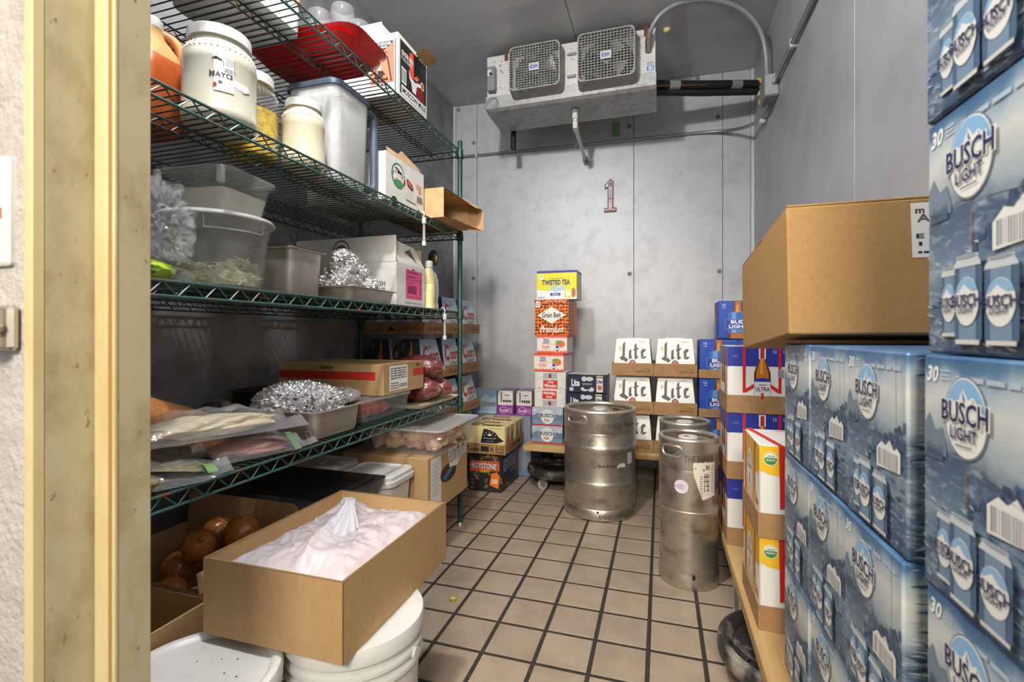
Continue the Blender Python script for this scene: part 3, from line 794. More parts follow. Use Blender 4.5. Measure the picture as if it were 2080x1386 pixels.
pr.rect(.70, .24, .74, .5, S(250, 240, 236), 4); pr.poly([(.68, .24), (.70, .42), (.78, .4), (.86, .24)], S(52, 40, 40), 4); pr.ell(.8, .3, .03, .03, S(238, 112, 86), 5); pr.ell(.74, .27, .025, .025, S(238, 112, 86), 5)
pr.rect(.60, .06, .92, .18, S(240, 240, 240), 0); pr.bars(.76, .07, .9, .17, S(80, 80, 80), 1); pr.rect(.05, .03, .97, .045, S(46, 44, 46), 0); pr.rect(.955, .03, .97, .9, S(60, 60, 60), 0)
pr.side(.30, .245, .245, 'right')
pr.rect(.06, .05, .97, .93, S(36, 34, 36), 0); pr.rect(.10, .05, .97, .2, S(238, 238, 236), 1); pr.text('MOSCOW MULE', .13, .08, .94, .17, S(36, 34, 36), 2, .03)
pr.text('GINGER BEER', .10, .70, .5, .78, S(240, 240, 240), 1, .02); pr.text('IT ALL STARTS', .10, .62, .46, .68, S(240, 240, 240), 1, .01)
pr.rect(.1, .24, .26, .5, S(236, 236, 236), 1); pr.bars(.11, .26, .25, .48, S(50, 50, 50), 2, 10)
pr.poly([(.36, .86), (.5, .92), (.52, .5), (.44, .42), (.38, .5)], S(226, 76, 48), 1); pr.poly([(.6, .22), (.9, .22), (.86, .5), (.64, .52)], S(150, 38, 30), 1)
for k in range(5):
    pr.rect(.64 + .05 * k, .23, .655 + .05 * k, .48, S(40, 30, 30), 2)
pr.poly([(.34, .56), (.42, .46), (.56, .44), (.66, .48), (.82, .52), (.8, .46), (.62, .4), (.58, .24), (.46, .24), (.42, .38), (.36, .42)], S(226, 224, 220), 2); pr.ell(.82, .5, .07, .07, S(226, 224, 220), 2); pr.ell(.82, .5, .05, .05, S(200, 60, 50), 3)
pr.poly([(.5, .5), (.64, .6), (.7, .56), (.6, .48)], S(238, 104, 54), 3)
pr.poly([(.54, .62), (.7, .56), (.74, .72), (.68, .96), (.56, .9)], S(20, 14, 12), 4)
pr.build('printed_artwork', gb)

# ---- third shelf
bagm = MB().blob((0, 0, .072), (.05, .052, .074), .42, 1.7, 5, 5, ridged=True, flat=0, crk=.55, smooth=False, stretch=(1.5, 1.5, .7))
cb1 = T('plastic_bag', bagm, FILM, loc=(-1.20, .865, Z3 + .05), label='crumpled clear plastic bag at the near end of the third shelf', cat='bag')
cb1.location = (-1.085, .79, Z3 + .05)
gp = T('lettuce_bag', MB().blob((0, 0, .022), (.06, .062, .024), .25, 1.8, 8, 3, flat=0), M('lime_film', S(160, 190, 50), .3, 0, var=(10, S(60, 90, 40), .5, .55)), loc=(-1.085, .765, Z3), label='lime green produce bag peeking past the door frame', cat='bag')
T('film', MB().blob((.005, .058, .015), (.045, .035, .02), .3, 2.2, 9, 3, flat=0, ridged=True), FILM, gp)
T('bread_bag', MB().blob((0, 0, .06), (.065, .075, .062), .2, 1.6, 12, 3, flat=0), M('brown_paper_bag', S(124, 92, 62), .7, 0, bump=(30, .5)), loc=(-1.335, .83, Z3), label='brown paper bag behind the lime produce bag', cat='bag')
R = .128
tub = T('round_tub', MB().lathe([(0, 0), (R * .86, 0), (R * .9, .008), (R * .985, .15), (R * 1.02, .152), (R * 1.04, .192), (R * 1.03, .192), (R * 1.0, .155), (R * .965, .15), (R * .88, .012), (0, .008)], 48), TUBC,
        loc=(-1.18, 1.035, Z3), label='round clear tub of shredded cabbage with a lid', cat='container')
T('lid', MB().lathe([(0, .196), (R * .98, .196), (R * 1.0, .202), (R * 1.1, .198), (R * 1.14, .19), (R * 1.12, .187), (R * 1.05, .192)], 48), LIDM, tub)
gg = MB()
for a0, a1 in ((-2.4, -1.55), (-.95, .2)):
    gg.tube([(R * 1.045 * math.cos(a0), R * 1.045 * math.sin(a0), .19)] + [(R * 1.04 * math.cos(a0 + (a1 - a0) * k / 10), R * 1.04 * math.sin(a0 + (a1 - a0) * k / 10), .153) for k in range(11)] + [(R * 1.045 * math.cos(a1), R * 1.045 * math.sin(a1), .19)], .0022, 5)
T('grip_ledge', gg, CLEAR2, tub)
cab = MB(); rnd = random.Random(3)
cab.lathe([(0, .01), (R * .80, .012), (R * .82, .045), (R * .66, .062), (0, .074)], 32, m=1)
for k in range(2600):
    a = rnd.uniform(0, 6.28); q = R * .86 * math.sqrt(rnd.uniform(.3, 1)); z = rnd.uniform(.014, .070 + .012 * math.cos(a * 3))
    L = rnd.uniform(.007, .018); b = rnd.uniform(0, 6.28); e = rnd.uniform(-.7, .7)
    x, y = q * math.cos(a), q * math.sin(a)
    dx, dy, dz = L * math.cos(b) * math.cos(e), L * math.sin(b) * math.cos(e), L * math.sin(e)
    if math.hypot(x + dx, y + dy) > R * .865 or math.hypot(x - dx, y - dy) > R * .865 or z - abs(dz) < .01:
        continue
    w = rnd.uniform(.002, .0042)
    nx, ny = -math.sin(b) * w, math.cos(b) * w
    cab.add([(x - dx, y - dy, z - dz), (x - dx + nx, y - dy + ny, z - dz + w), (x + nx * 2, y + ny * 2, z + .004), (x, y, z + .003), (x + dx + nx, y + dy + ny, z + dz + w), (x + dx, y + dy, z + dz)], [(0, 1, 2, 3), (3, 2, 4, 5)], m=0)
T('shredded_cabbage', cab, [M('cabbage', S(246, 246, 222), .5, 0, var=(20, S(226, 232, 176), .45, .7), world_co=True), M('cabbage_heap', S(196, 200, 150), .6, 0, var=(60, S(226, 226, 190), .4, .6))], loc=(-1.18, 1.035, Z3), label='pale shredded cabbage heaped in the round clear tub', cat='cabbage', kind='stuff')
sc = T('square_container', MB().rloft([(0, .078, .078, .025), (.004, .08, .08, .025), (.10, .096, .096, .028), (.102, .106, .106, .03), (.112, .107, .107, .03), (.112, .094, .094, .028), (.10, .093, .093, .026), (.006, .077, .077, .024)], n=6), CLEAR,
       loc=(-1.185, 1.05, Z3 + .2025), rot=(0, 0, .12), label='square clear container of white dressing on the round tub lid', cat='container')
T('dressing', MB().rloft([(.007, .0765, .0765, .024), (.066, .087, .087, .025), (.068, .06, .06, .02)], n=6), M('ranch_dressing', S(226, 220, 200), .35, 0, var=(110, S(196, 186, 160), .66, .72)), sc)
T('lid', MB().rloft([(.112, .107, .107, .03), (.118, .107, .107, .03), (.118, .09, .09, .025), (.113, .088, .088, .025)], n=6), CLEAR2, sc)
for sx in (-1, 1):
    T('corner_tab', MB().box(sx * .096 - .008, sx * .096 + .012, -.118, -.104, .066, .112, ch=.004), CLEAR2, sc)
dpn = T('deep_steel_pan', hotel_pan(.165, .16, .158, .025, .012, .9), STEELP, loc=(-1.205, 1.325, Z3), label='deep square stainless pan beside the cabbage tub', cat='pan')
T('dark_lid', MB().rloft([(.1585, .092, .088, .02), (.163, .092, .088, .02)], n=5), M('pan_lid', S(120, 116, 110), .35, .9), dpn)
shp = T('shallow_steel_pan', hotel_pan(.26, .30, .05, .03, .012, .92), STEELP, loc=(-1.165, 1.585, Z3), label='shallow stainless pan under the foil potatoes', cat='pan')
for k in range(3):
    me = MB().blob((0, 0, 0), (.052, .033, .032), .10, 2.6, 20 + k, 4, ridged=True, smooth=False, crk=.8).mesh('foil_potato', FOIL)
    for q, (x, y, z) in enumerate((((-1.10, 1.48, .074), (-1.22, 1.53, .074), (-1.09, 1.63, .072), (-1.24, 1.66, .074)), ((-1.11, 1.555, .074), (-1.15, 1.52, .118), (-1.12, 1.60, .125), (-1.22, 1.60, .120)), ((-1.16, 1.68, .076), (-1.15, 1.565, .166), (-1.11, 1.515, .132), (-1.19, 1.64, .158)))[k]):
        put('foil_potato', me, None, (x, y, Z3 + z), (rnd.uniform(-.4, .4), rnd.uniform(-.3, .3), rnd.uniform(0, 3)), 'topmost foil-wrapped potato of the silver pile' if (k, q) == (2, 1) else 'foil-wrapped potato in the silver pile on the third shelf', 'potato', 'foil potatoes heaped on the shallow pan')
wpc = T('produce_carton', open_carton(.52, .26, .192), WHITEB, loc=(-1.34, 1.945, Z3), label='large white produce carton with a pink label on the third shelf', cat='carton')
T('flap', MB().box(-.26, .258, -.1315, -.1275, .192, .305), WHITEB, wpc)
f2 = MB(); f2.add([(.26, -.118, .192), (.26, .125, .192), (.225, .085, .285), (.215, -.105, .30)], [(0, 1, 2, 3)]); f2.add([(.2585, -.118, .192), (.2585, .125, .192), (.2235, .085, .285), (.2135, -.105, .30)], [(3, 2, 1, 0)])
T('flap', f2, WHITEB, wpc)
f3 = MB(); f3.box(.16, .24, .128, .1325, .192, .28); T('flap', f3, KRAFT2, wpc)
pr = Print(); pr.side(.52, .26, .192, 'right')
pr.rect(.30, .20, .88, .88, S(232, 84, 150), 0)
for a, b, c2, d2 in ((.34, .80, .72, .84), (.34, .70, .66, .73), (.34, .64, .8, .655), (.34, .56, .6, .575), (.34, .24, .56, .255), (.62, .24, .82, .255)):
    pr.rect(a, b, c2, d2, S(150, 40, 92), 1)
pr.rect(.36, .32, .68, .52, S(176, 50, 110), 1); pr.bars(.38, .34, .66, .5, S(120, 34, 80), 2, 14); pr.bars(.8, .3, .84, .7, S(170, 46, 104), 1, 2)
pr.dashes(.26, .09, .88, .13, 2, S(120, 120, 120)); pr.poly([(.5, .88), (.54, .93), (.62, .88)], S(60, 60, 60), 1)
pr.face((.223, -.09, .20), (.255, .07, .197), (.227, .05, .27), (.217, -.09, .285)); pr.map = (lambda q0, q1, q2, q3: (lambda x, y, o: (Vector(q0) * (1 - x) + Vector(q1) * x) * (1 - y) + (Vector(q3) * (1 - x) + Vector(q2) * x) * y + Vector((o + .002, 0, 0))))((.259, -.10, .195), (.259, .10, .195), (.229, .08, .275), (.220, -.09, .285))
pr.poly([(.36, .62), (.7, .9), (.78, .1), (.72, .3)], S(116, 92, 62), 1)
pr.side(.52, .26, .192, 'front')
pr.text('FRESH', .765, .46, .895, .57, S(70, 70, 72), 1, .01); pr.text('PRODUCE', .715, .31, .895, .42, S(70, 70, 72), 1, .01)
pr.face((-.26, -.1315, .192), (.258, -.1315, .192), (.258, -.1315, .305), (-.26, -.1315, .305))
pr.ell(.47, .5, .085, .42, S(40, 44, 42), 0); pr.ell(.47, .5, .076, .375, S(226, 226, 222), 1); pr.ell(.47, .46, .064, .27, S(74, 130, 70), 2); pr.line([(.40, .36), (.45, .5), (.5, .34), (.55, .44)], .0, .08, S(30, 34, 32), 3)
pr.build('printed_artwork', wpc)
def squeeze(loc, r, h, body, capm, label):
    o = T('squeeze_bottle', MB().lathe([(0, 0), (r, .004), (r, h * .12), (r * .88, h * .2), (r * 1.0, h * .3), (r * 1.0, h * .34), (r * .97, h * .35), (r, h * .37), (r * 1.02, h * .5), (r * .97, h * .51), (r, h * .53), (r * .98, h * .66), (r * .7, h * .80), (r * .5, h * .86), (r * .5, h * .9)], 24), body, loc=loc, label=label, cat='bottle')
    T('cap', MB().lathe([(r * .62, h * .86), (r * .62, h * .97), (r * .5, h), (0, h)], 20), capm, o)
    return o
squeeze((-1.085, 2.125, Z3), .031, .238, M('yellow_dressing', S(232, 222, 160), .35, 0, coat=.2), WHITEP, 'pale yellow dressing bottle with white cap beside the white carton')
squeeze((-1.105, 2.20, Z3), .032, .222, M('grey_dressing', S(206, 200, 198), .35, 0, coat=.2), M('blue_cap', S(60, 84, 130), .4), 'grey-white bottle with a blue cap at the far end of the third shelf')
ld = T('ladle', MB().tube([(0, 0, .0), (0, 0, .20), (.004, 0, .24)], .006, 8), M('dark_handle', S(70, 50, 38), .5), loc=(-1.135, 2.262, Z3), label='dark ladle standing behind the dressing bottles', cat='ladle')
T('bowl', MB().blob((0.0, .012, .275), (.03, .012, .045), .02, 1, 1, 3), M('dark_ladle_metal', S(96, 88, 76), .35, .8), ld)
T('foot', MB().lathe([(0, 0), (.02, 0), (.02, .004), (0, .006)], 14), BLACK, ld)

# ---- fourth shelf
CHE = M('shredded_cheddar', S(224, 142, 44), .5, 0, var=(90, S(196, 106, 26), .42, .62), bump=(110, 1.0), coat=.35)
for (x, y, z, s, lb) in ((-1.385, 1.0, 0, 1.0, 'lower clear bag of orange shredded cheese'), (-1.39, .985, .066, 1.06, 'upper clear bag of orange shredded cheese')):
    def pillow(grow, amp):
        n = 40; vs, fs = [], []
        hgt = .088 if s == 1 else .125
        for tp in (1, 0):
            for i in range(n + 1):
                for j in range(n + 1):
                    u, v = -1 + 2 * i / n, -1 + 2 * j / n
                    wedge = min(1, (1 - v) * (.85 if s == 1 else .62)) ** .75
                    e = max(0, 1 - abs(u) ** 4) ** .6 * wedge * min(1, (1 + v) * 4 + .15)
                    zz = hgt * e * (1 + .10 * noise.noise(Vector((u * 2.5, v * 3, s * 5)))) + amp * noise.noise(Vector((u * 16, v * 20, s * 3)))
                    vs.append((u * .13 * s * grow, v * .165 * grow, max(.001, zz * grow) if tp else 0))
        q = (n + 1) ** 2
        for i in range(n):
            for j in range(n):
                a = i * (n + 1) + j
                fs.append((a, a + n + 1, a + n + 2, a + 1)); fs.append((q + a, q + a + 1, q + a + n + 2, q + a + n + 1))
        return MB().add(vs, fs, smooth=True)
    b = T('cheese_bag', pillow(1, .003), CHE, loc=(x, y, Z4 + z), label=lb, cat='cheese bag', group='bags of shredded cheese')
    T('film', pillow(1.03, .0015), M('cheese_film', S(236, 214, 180), .12, 0, transp=.86, bump=(40, .4), spec=.9), b)
def bag(name, loc, rz, L, W, H, body, label, seed, stripe=None, cap=None, film=FILM, tilt=(0, 0)):
    """zip bag lying down: contents heap and a thin pillow of film around it, flat seal at the +x end"""
    n = 26
    top, bot = [], []
    def ht(u, v):
        e = max(0.0, (1 - abs(v) ** 3)) ** .8 * max(0.0, 1 - abs(2 * u - .82) ** 3.2) if u < .92 else 0
        return H * e
    vs, fs = [], []
    for s in (1, 0):
        for i in range(n + 1):
            for j in range(n + 1):
                u = i / n; v = -1 + 2 * j / n
                k = noise.noise(Vector((u * 6 + seed, v * 3, seed))) * .3 + noise.noise(Vector((u * 14 + seed, v * 6, seed))) * .14
                z = ht(u, v) * (1 + k) if s else 0
                z += .004 + (.012 * max(0, u - .75) * 4 * (1 + math.sin(v * 5 + seed)) if 1 else 0)
                vs.append(((u - .5) * L, v * W / 2 * (1 + .06 * noise.noise(Vector((u * 4, seed, 1)))), z + (.0015 if s else 0)))
    q = (n + 1) ** 2
    for i in range(n):
        for j in range(n):
            a = i * (n + 1) + j
            fs.append((a, a + n + 1, a + n + 2, a + 1)); fs.append((q + a, q + a + 1, q + a + n + 2, q + a + n + 1))
    o = T(name, MB().add(vs, fs, smooth=True), film, loc=loc, rot=(tilt[0], tilt[1], rz), label=label, cat='bag')
    T('contents', MB().blob((-.06 * L, 0, H * .42), (L * .37, W * .42, H * .40), .25, 2.2, seed, 4, flat=.004), body, o)
    if stripe:
        pr = Print(); pr.map = lambda x, y, oo: Vector(((.26 + .07 * y - .5 + .5 - .0) * L, (x - .5) * W * .94, .014 + .010 * math.sin(x * 7 + seed) + H * .40 * (1 - abs(2 * x - 1) ** 2)))
        pr.rect(0, 0, 1, 1, stripe, 0, 14)
        pr.build('zip_strip', o)
    if cap:
        pr = Print(); pr.map = lambda x, y, oo: Vector(((cap[0] + cap[2] * x - cap[3] * .5 * y) * L, (cap[1] + cap[3] * y) * W, H * .86 + .006 - .02 * x + oo))
        pr.rect(0, 0, 1, 1, S(228, 228, 230), 0, 3); pr.dashes(.3, .4, .7, .6, 1, S(110, 110, 120))
        pr.build('paper_label', o)
    return o
bag('tortilla_bag', (-1.112, .985, Z4 + .07), 1.2, .40, .19, .06, M('tortillas', S(222, 208, 176), .6, 0, var=(14, S(200, 180, 140), .45, .65)), 'long clear bag of pale tortillas on the fourth shelf', 3)
bag('meat_zip_bag', (-1.085, 1.075, Z4), 1.25, .28, .16, .052, M('pink_meat', S(206, 142, 130), .4, 0, var=(14, S(176, 98, 88), .4, .65), coat=.3), 'zip bag of pink meat with a green seal on the fourth shelf', 5, S(104, 142, 84), (.02, -.42, .22, .3))
bag('olive_zip_bag', (-1.075, .785, Z4), 1.2, .30, .17, .04, M('green_olives', S(136, 118, 44), .4, 0, var=(60, S(70, 62, 22), .42, .6), bump=(70, 1.0), coat=.4), 'zip bag of olives with a white label by the door frame', 7, S(104, 146, 84), (.0, -.46, .3, .34))
bag('pickle_zip_bag', (-1.215, .90, Z4), 1.45, .26, .08, .05, M('dark_pickles', S(110, 100, 44), .4, 0, var=(50, S(64, 60, 26), .42, .6), bump=(60, 1.0), coat=.4), 'zip bag of dark olives beneath the long clear bag', 9)
bt = T('black_meat_tray', hotel_pan(.20, .20, .045, .02, .006, .92), BLACK, loc=(-1.46, 1.283, Z4), label='low black tray of dark wrapped meat behind the bags', cat='tray')
for q, (x, y, z) in enumerate(((-1.43, 1.245, .04), (-1.50, 1.29, .04), (-1.43, 1.325, .04), (-1.455, 1.275, .082))):
    w = T('wrapped_meat', MB().blob((0, 0, 0), (.06, .045, .026), .2, 2, 40 + q, 3), M('dark_wrapped_meat', S(120, 84, 84), .25, 0, var=(8, S(22, 20, 22), .46, .56), coat=.5), loc=(x, y, Z4 + z), label='dark plastic wrapped piece of meat in the black tray', cat='meat', group='wrapped meat in the black tray')
T('dark_roasting_pan', hotel_pan(.20, .23, .12, .03, .012, .92), DARKSTEEL, loc=(-1.46, 1.528, Z4), label='dark steel pan against the left wall on the fourth shelf', cat='pan')
hp = T('half_steel_pan', hotel_pan(.285, .245, .088, .035, .014, .93), STEELP, loc=(-1.165, 1.362, Z4), label='half-size stainless pan heaped with foil on the fourth shelf', cat='pan')
T('corner_dimple', MB().lathe([(.006, 0), (.013, .002), (.014, .005), (.010, .006)], 16), STEELP, hp, loc=(.115, -.1165, .018), rot=(math.pi / 2, 0, 0))
fw = MB().blob((-.015, 0, .094), (.135, .108, .066), .14, 2.4, 61, 6, ridged=True, stretch=(1.0, 2.6, 1), smooth=False, crk=.6)
T('foil_bundle', fw, FOIL, loc=(-1.175, 1.362, Z4), label='large crumpled foil bundle sitting in the half steel pan', cat='foil')
T('foil_bundle', MB().blob((0, 0, 0), (.055, .11, .024), .12, 3, 63, 5, ridged=True, smooth=False, crk=.8), FOIL, loc=(-1.09, 1.43, Z4 + .115), rot=(0, .1, .15), label='flat folded foil packet at the far side of the steel pan', cat='foil')
mc = T('clear_meat_container', MB().rloft([(0, .12, .165, .025), (.004, .122, .168, .025), (.068, .13, .176, .028), (.070, .137, .183, .03), (.078, .137, .183, .03), (.078, .128, .174, .026), (.006, .119, .165, .024)], n=6), CLEAR,
       loc=(-1.175, 1.70, Z4), label='clear container of red meat under the red-striped carton', cat='container')
T('lid', MB().rloft([(.078, .137, .183, .03), (.0835, .137, .183, .03)], n=6), CLEAR2, mc)
for k in range(10):
    x, y = -1.245 + .07 * (k % 3) + rnd.uniform(-.004, .004), 1.59 + .072 * (k // 3) + rnd.uniform(-.004, .004)
    put('red_meat_piece', MB().blob((0, 0, 0), (.038, .036, .028), .18, 2.2, 70 + k, 3).mesh('red_meat_piece', M('red_meat', S(176, 58, 50), .35, 0, var=(16, S(212, 140, 122), .52, .68), coat=.4)), None, (x, y, Z4 + .036), (0, 0, k), 'piece of red meat inside the clear container', 'meat', 'red meat pieces in the clear container')
sy = T('meat_carton', MB().box(-.255, .255, -.17, .17, 0, .125, ch=.003), KRAFT, loc=(-1.305, 1.835, Z4 + .0845), label='brown carton with red stripe and white shipping label', cat='carton')
pr = Print(); pr.side(.51, .34, .125, 'front')
pr.rect(.01, .5, .93, .76, S(186, 50, 36), 0); pr.text('Sysco', .415, .79, .53, .97, S(30, 24, 18), 1, .03, .1); pr.rect(.385, .875, .41, .885, S(60, 50, 40), 1); pr.rect(.525, .875, .55, .885, S(60, 50, 40), 1)
pr.side(.51, .34, .125, 'right')
pr.rect(.70, .5, .99, .76, S(186, 50, 36), 0); pr.text('Sysco', .78, .80, .90, .95, S(44, 36, 28), 1, .02, .1); pr.rect(.72, .87, .76, .885, S(60, 50, 40), 1); pr.rect(.92, .87, .96, .885, S(60, 50, 40), 1)
pr.rect(.13, .12, .56, .94, S(232, 232, 230), 0); pr.dashes(.16, .5, .53, .9, 5, S(90, 90, 92)); pr.rect(.36, .2, .54, .32, S(60, 60, 60), 1); pr.bars(.37, .21, .53, .31, S(220, 220, 220), 2, 10); pr.dashes(.16, .17, .34, .42, 3, S(110, 110, 112), seed=5)
pr.build('printed_artwork', sy)
T('lid_seam', MB().box(-.2555, .2555, -.0015, .0015, .1245, .1255), KRAFTD, sy)
ctr = T('cream_tray', MB().rloft([(0, .145, .185, .03), (.003, .148, .188, .03), (.018, .165, .205, .035), (.020, .168, .208, .036), (.017, .162, .202, .034), (.005, .146, .186, .03)], n=6), M('cream_plastic', S(226, 218, 184), .4), loc=(-1.155, 2.085, Z4), label='cream plastic tray holding the rolls of ground meat', cat='tray')
GM = M('ground_meat_roll', S(104, 46, 46), .3, 0, var=(50, S(190, 130, 128), .56, .68), coat=.6, bump=(40, .4), stretch=(.4, 1, 1))
for q, (x, y, z, lb) in enumerate(((-1.13, 2.072, .070, 'nearer lower roll of ground meat in clear film on the cream tray'), (-1.115, 2.195, .064, 'far roll of ground meat in clear film on the cream tray'), (-1.135, 2.125, .168, 'upper roll of ground meat in clear film on the cream tray'))):
    r = .062 if q != 1 else .055
    m = MB().blob((0, 0, 0), (.125, r, r), .06, 2.4, 80 + q, 4)
    g = T('ground_meat_roll', m, GM, loc=(x, y, Z4 + z), rot=(0, 0, .06 * q), label=lb, cat='meat roll', group='ground meat rolls on the cream tray')
    T('film_tie', MB().blob((.122, 0, -.004), (.010, .011, .011), .4, 3, 90 + q, 2, ridged=True), FILM, g)

# ---- bottom shelf
bx = T('chicken_carton', MB().box(-.21, .21, -.215, .215, 0, .25, ch=.003), KRAFT, loc=(-1.14, 2.025, Z5), label='brown carton with hand hole under the clear chicken bin', cat='carton')
pr = Print(); pr.side(.42, .43, .25, 'right')
pr.rect(.06, .12, .30, .96, S(222, 222, 220), 0); pr.dashes(.10, .3, .26, .9, 9, S(190, 190, 192)); pr.ell(.48, .56, .2, .16, S(70, 46, 26), 0); pr.poly([(.34, .52), (.54, .66), (.6, .6), (.4, .44)], S(52, 110, 170), 1)
pr.poly([(.46, .98), (.98, .98), (.96, .74), (.78, .70), (.7, .6), (.5, .64)], S(224, 224, 222), 2); pr.dashes(.5, .72, .94, .95, 5, S(110, 112, 116), 3); pr.rect(.7, .9, .74, .97, S(160, 50, 40), 4); pr.rect(.84, .9, .88, .97, S(160, 50, 40), 4)
pr.side(.42, .43, .25, 'front'); pr.rect(.76, .2, .95, .24, S(120, 88, 54), 0); pr.rect(.76, .06, .95, .10, S(120, 88, 54), 0)
pr.build('printed_artwork', bx)
cbn = T('clear_chicken_bin', MB().rloft([(0, .195, .20, .03), (.004, .198, .203, .03), (.095, .21, .215, .034), (.098, .217, .222, .036), (.105, .217, .222, .036), (.105, .207, .212, .032), (.006, .194, .199, .028)], n=6), CLEAR, loc=(-1.095, 2.06, Z5 + .2508), label='wide clear bin full of raw chicken pieces with a lid', cat='container')
T('lid', MB().rloft([(.105, .219, .224, .036), (.112, .219, .224, .036), (.112, .195, .20, .03), (.108, .19, .195, .03)], n=6), LIDM, cbn)
CHK = [M('raw_chicken_%d' % k, S(*c1), .35, 0, var=(18, S(*c2), .42, .66), coat=.35) for k, (c1, c2) in enumerate((((232, 196, 168), (206, 130, 106)), ((238, 212, 166), (220, 176, 120)), ((214, 158, 132), (176, 96, 74))))]
chm = [MB().blob((0, 0, 0), (.05, .034, .027), .35, 1.9, 100 + k, 3).mesh('chicken_piece', CHK[k % 3]) for k in range(6)]
for k in range(40):
    ly = k // 20; i = k % 20
    x = -1.228 + (i % 4) * .089 + rnd.uniform(-.008, .008); y = 1.922 + (i // 4) * .069 + rnd.uniform(-.006, .006)
    put('chicken_piece', chm[k % 6], None, (x, y, Z5 + .289 + .034 * ly), (rnd.uniform(-.25, .25), rnd.uniform(-.25, .25), rnd.uniform(0, 6)), 'raw chicken piece in the wide clear bin', 'chicken', 'raw chicken pieces in the clear bin')
for x, y, h, lb in ((-1.105, 1.70, .225, 'white square bucket with lid in front of the brown carton'), (-1.37, 1.70, .235, 'white square bucket with lid behind the other white bucket')):
    b = T('square_bucket', MB().rloft([(0, .095, .08, .03), (.005, .1, .085, .03), (h - .03, .115, .096, .034), (h - .03, .12, .101, .036)], n=7), WHITEP, loc=(x, y, Z5), label=lb, cat='bucket', group='white square buckets')
    T('lid', MB().rloft([(h - .04, .122, .103, .038), (h - .04, .127, .108, .04), (h - .022, .128, .109, .04), (h - .018, .124, .105, .04), (h - .004, .124, .105, .04), (h, .118, .1, .036), (h, .108, .09, .034), (h - .006, .102, .084, .03)], n=7, cap0=False), WHITEP, b)
    T('lid_nub', MB().box(.0, .01, -.02, .02, h - .006, h - .002, ch=.001), WHITEP, b)
gt = T('grey_tub', MB().rloft([(0, .20, .155, .04), (.005, .205, .16, .04), (.22, .22, .173, .045), (.22, .213, .166, .04), (.01, .2, .153, .04)], n=6), M('grey_tub_plastic', S(110, 102, 92), .5), loc=(-1.225, 1.402, Z5), label='grey tub under the black sheet lid on the bottom shelf', cat='tub')
bl = T('black_sheet_lid', MB().rloft([(0, .235, .178, .02), (.004, .238, .182, .02), (.018, .243, .187, .02), (.02, .24, .184, .02), (.008, .225, .168, .016), (.006, .22, .163, .014)], n=5), M('black_sheet', S(46, 44, 44), .34, .2, var=(16, S(78, 75, 74), .5, .75)), loc=(-1.225, 1.402, Z5 + .2205), label='black sheet pan laid flat as a lid on the bottom shelf', cat='sheet pan')
# onion carton
oc = T('onion_carton', open_carton(.46, .33, .155), KRAFT2, loc=(-1.27, 1.035, Z5), label='open kraft carton of onions on the bottom shelf', cat='carton')
edge_liner(.46, .33, .155, oc)
fo1 = MB(); fo1.add([(-.22, .160, .15), (.22, .160, .15), (.235, .156, .235), (.215, .15, .262), (-.2, .15, .262)], [(0, 1, 2, 3, 4)]); fo1.add([(-.22, .163, .15), (.22, .163, .15), (.235, .159, .235), (.215, .153, .262), (-.2, .153, .262)], [(4, 3, 2, 1, 0)])
T('flap', fo1, KRAFT2, oc)
fo2 = MB(); fo2.add([(.228, -.17, .154), (.228, .10, .154), (.195, .08, .192), (.195, -.15, .192)], [(0, 1, 2, 3)])
T('flap', fo2, KRAFT2, oc)
ONI = M('onion_skin', S(176, 104, 46), .25, 0, var=(16, S(196, 130, 62), .40, .68), stretch=(8, 8, .35), coat=.6)
om = MB().lathe([(0, -.040), (.012, -.040), (.03, -.034), (.043, -.014), (.045, .004), (.038, .026), (.022, .038), (.009, .044), (.005, .054), (0, .056)], 28).mesh('onion', ONI)
rt = MB()
for k in range(26):
    a = rnd.uniform(0, 6.28); q = rnd.uniform(.002, .012)
    rt.tube([(q * math.cos(a) * .4, q * math.sin(a) * .4, -.039), (q * math.cos(a), q * math.sin(a), -.044), (q * 1.4 * math.cos(a + .7), q * 1.4 * math.sin(a + .7), -.041)], .0007, 4)
rt = rt.mesh('roots', M('onion_roots', S(170, 140, 100), .9))
for k, (x, y, z, rot, s) in enumerate(((-1.255, 1.04, .172, (.55, .75, .2), .98), (-1.20, 1.135, .178, (1.85, 0, .95), 1.14), (-1.29, 1.13, .172, (2.6, .6, .4), 1.0), (-1.19, 1.05, .10, (.2, .5, 0), .95), (-1.16, 1.11, .085, (1.2, 2, 0), .9), (-1.33, 1.04, .10, (2, 1, 1), 1.0), (-1.11, 1.06, .09, (.3, 1.2, .6), .92), (-1.36, 1.12, .09, (.3, .2, .6), .9), (-1.26, .96, .08, (.9, .2, .6), .9), (-1.14, .97, .07, (.9, 1.2, .6), .9))):
    o = put('onion', om, None, (x, y, Z5 + z), rot, ('brown onion resting on top at the near side of the carton', 'largest golden onion, roots facing out, in the carton', 'brown onion behind the golden one in the carton')[k] if k < 3 else 'brown onion lying deeper in the carton', 'onion', 'onions in the kraft carton')
    o.scale = (s, s, s)
    put('roots', rt, o)
bb = MB()
bb.box(-.2, .2, -.14, .172, 0, .005); bb.box(-.2, .2, -.14, -.135, .005, .155); bb.box(-.2, .2, .167, .172, .005, .155); bb.box(-.2, -.195, -.135, .167, .005, .155)
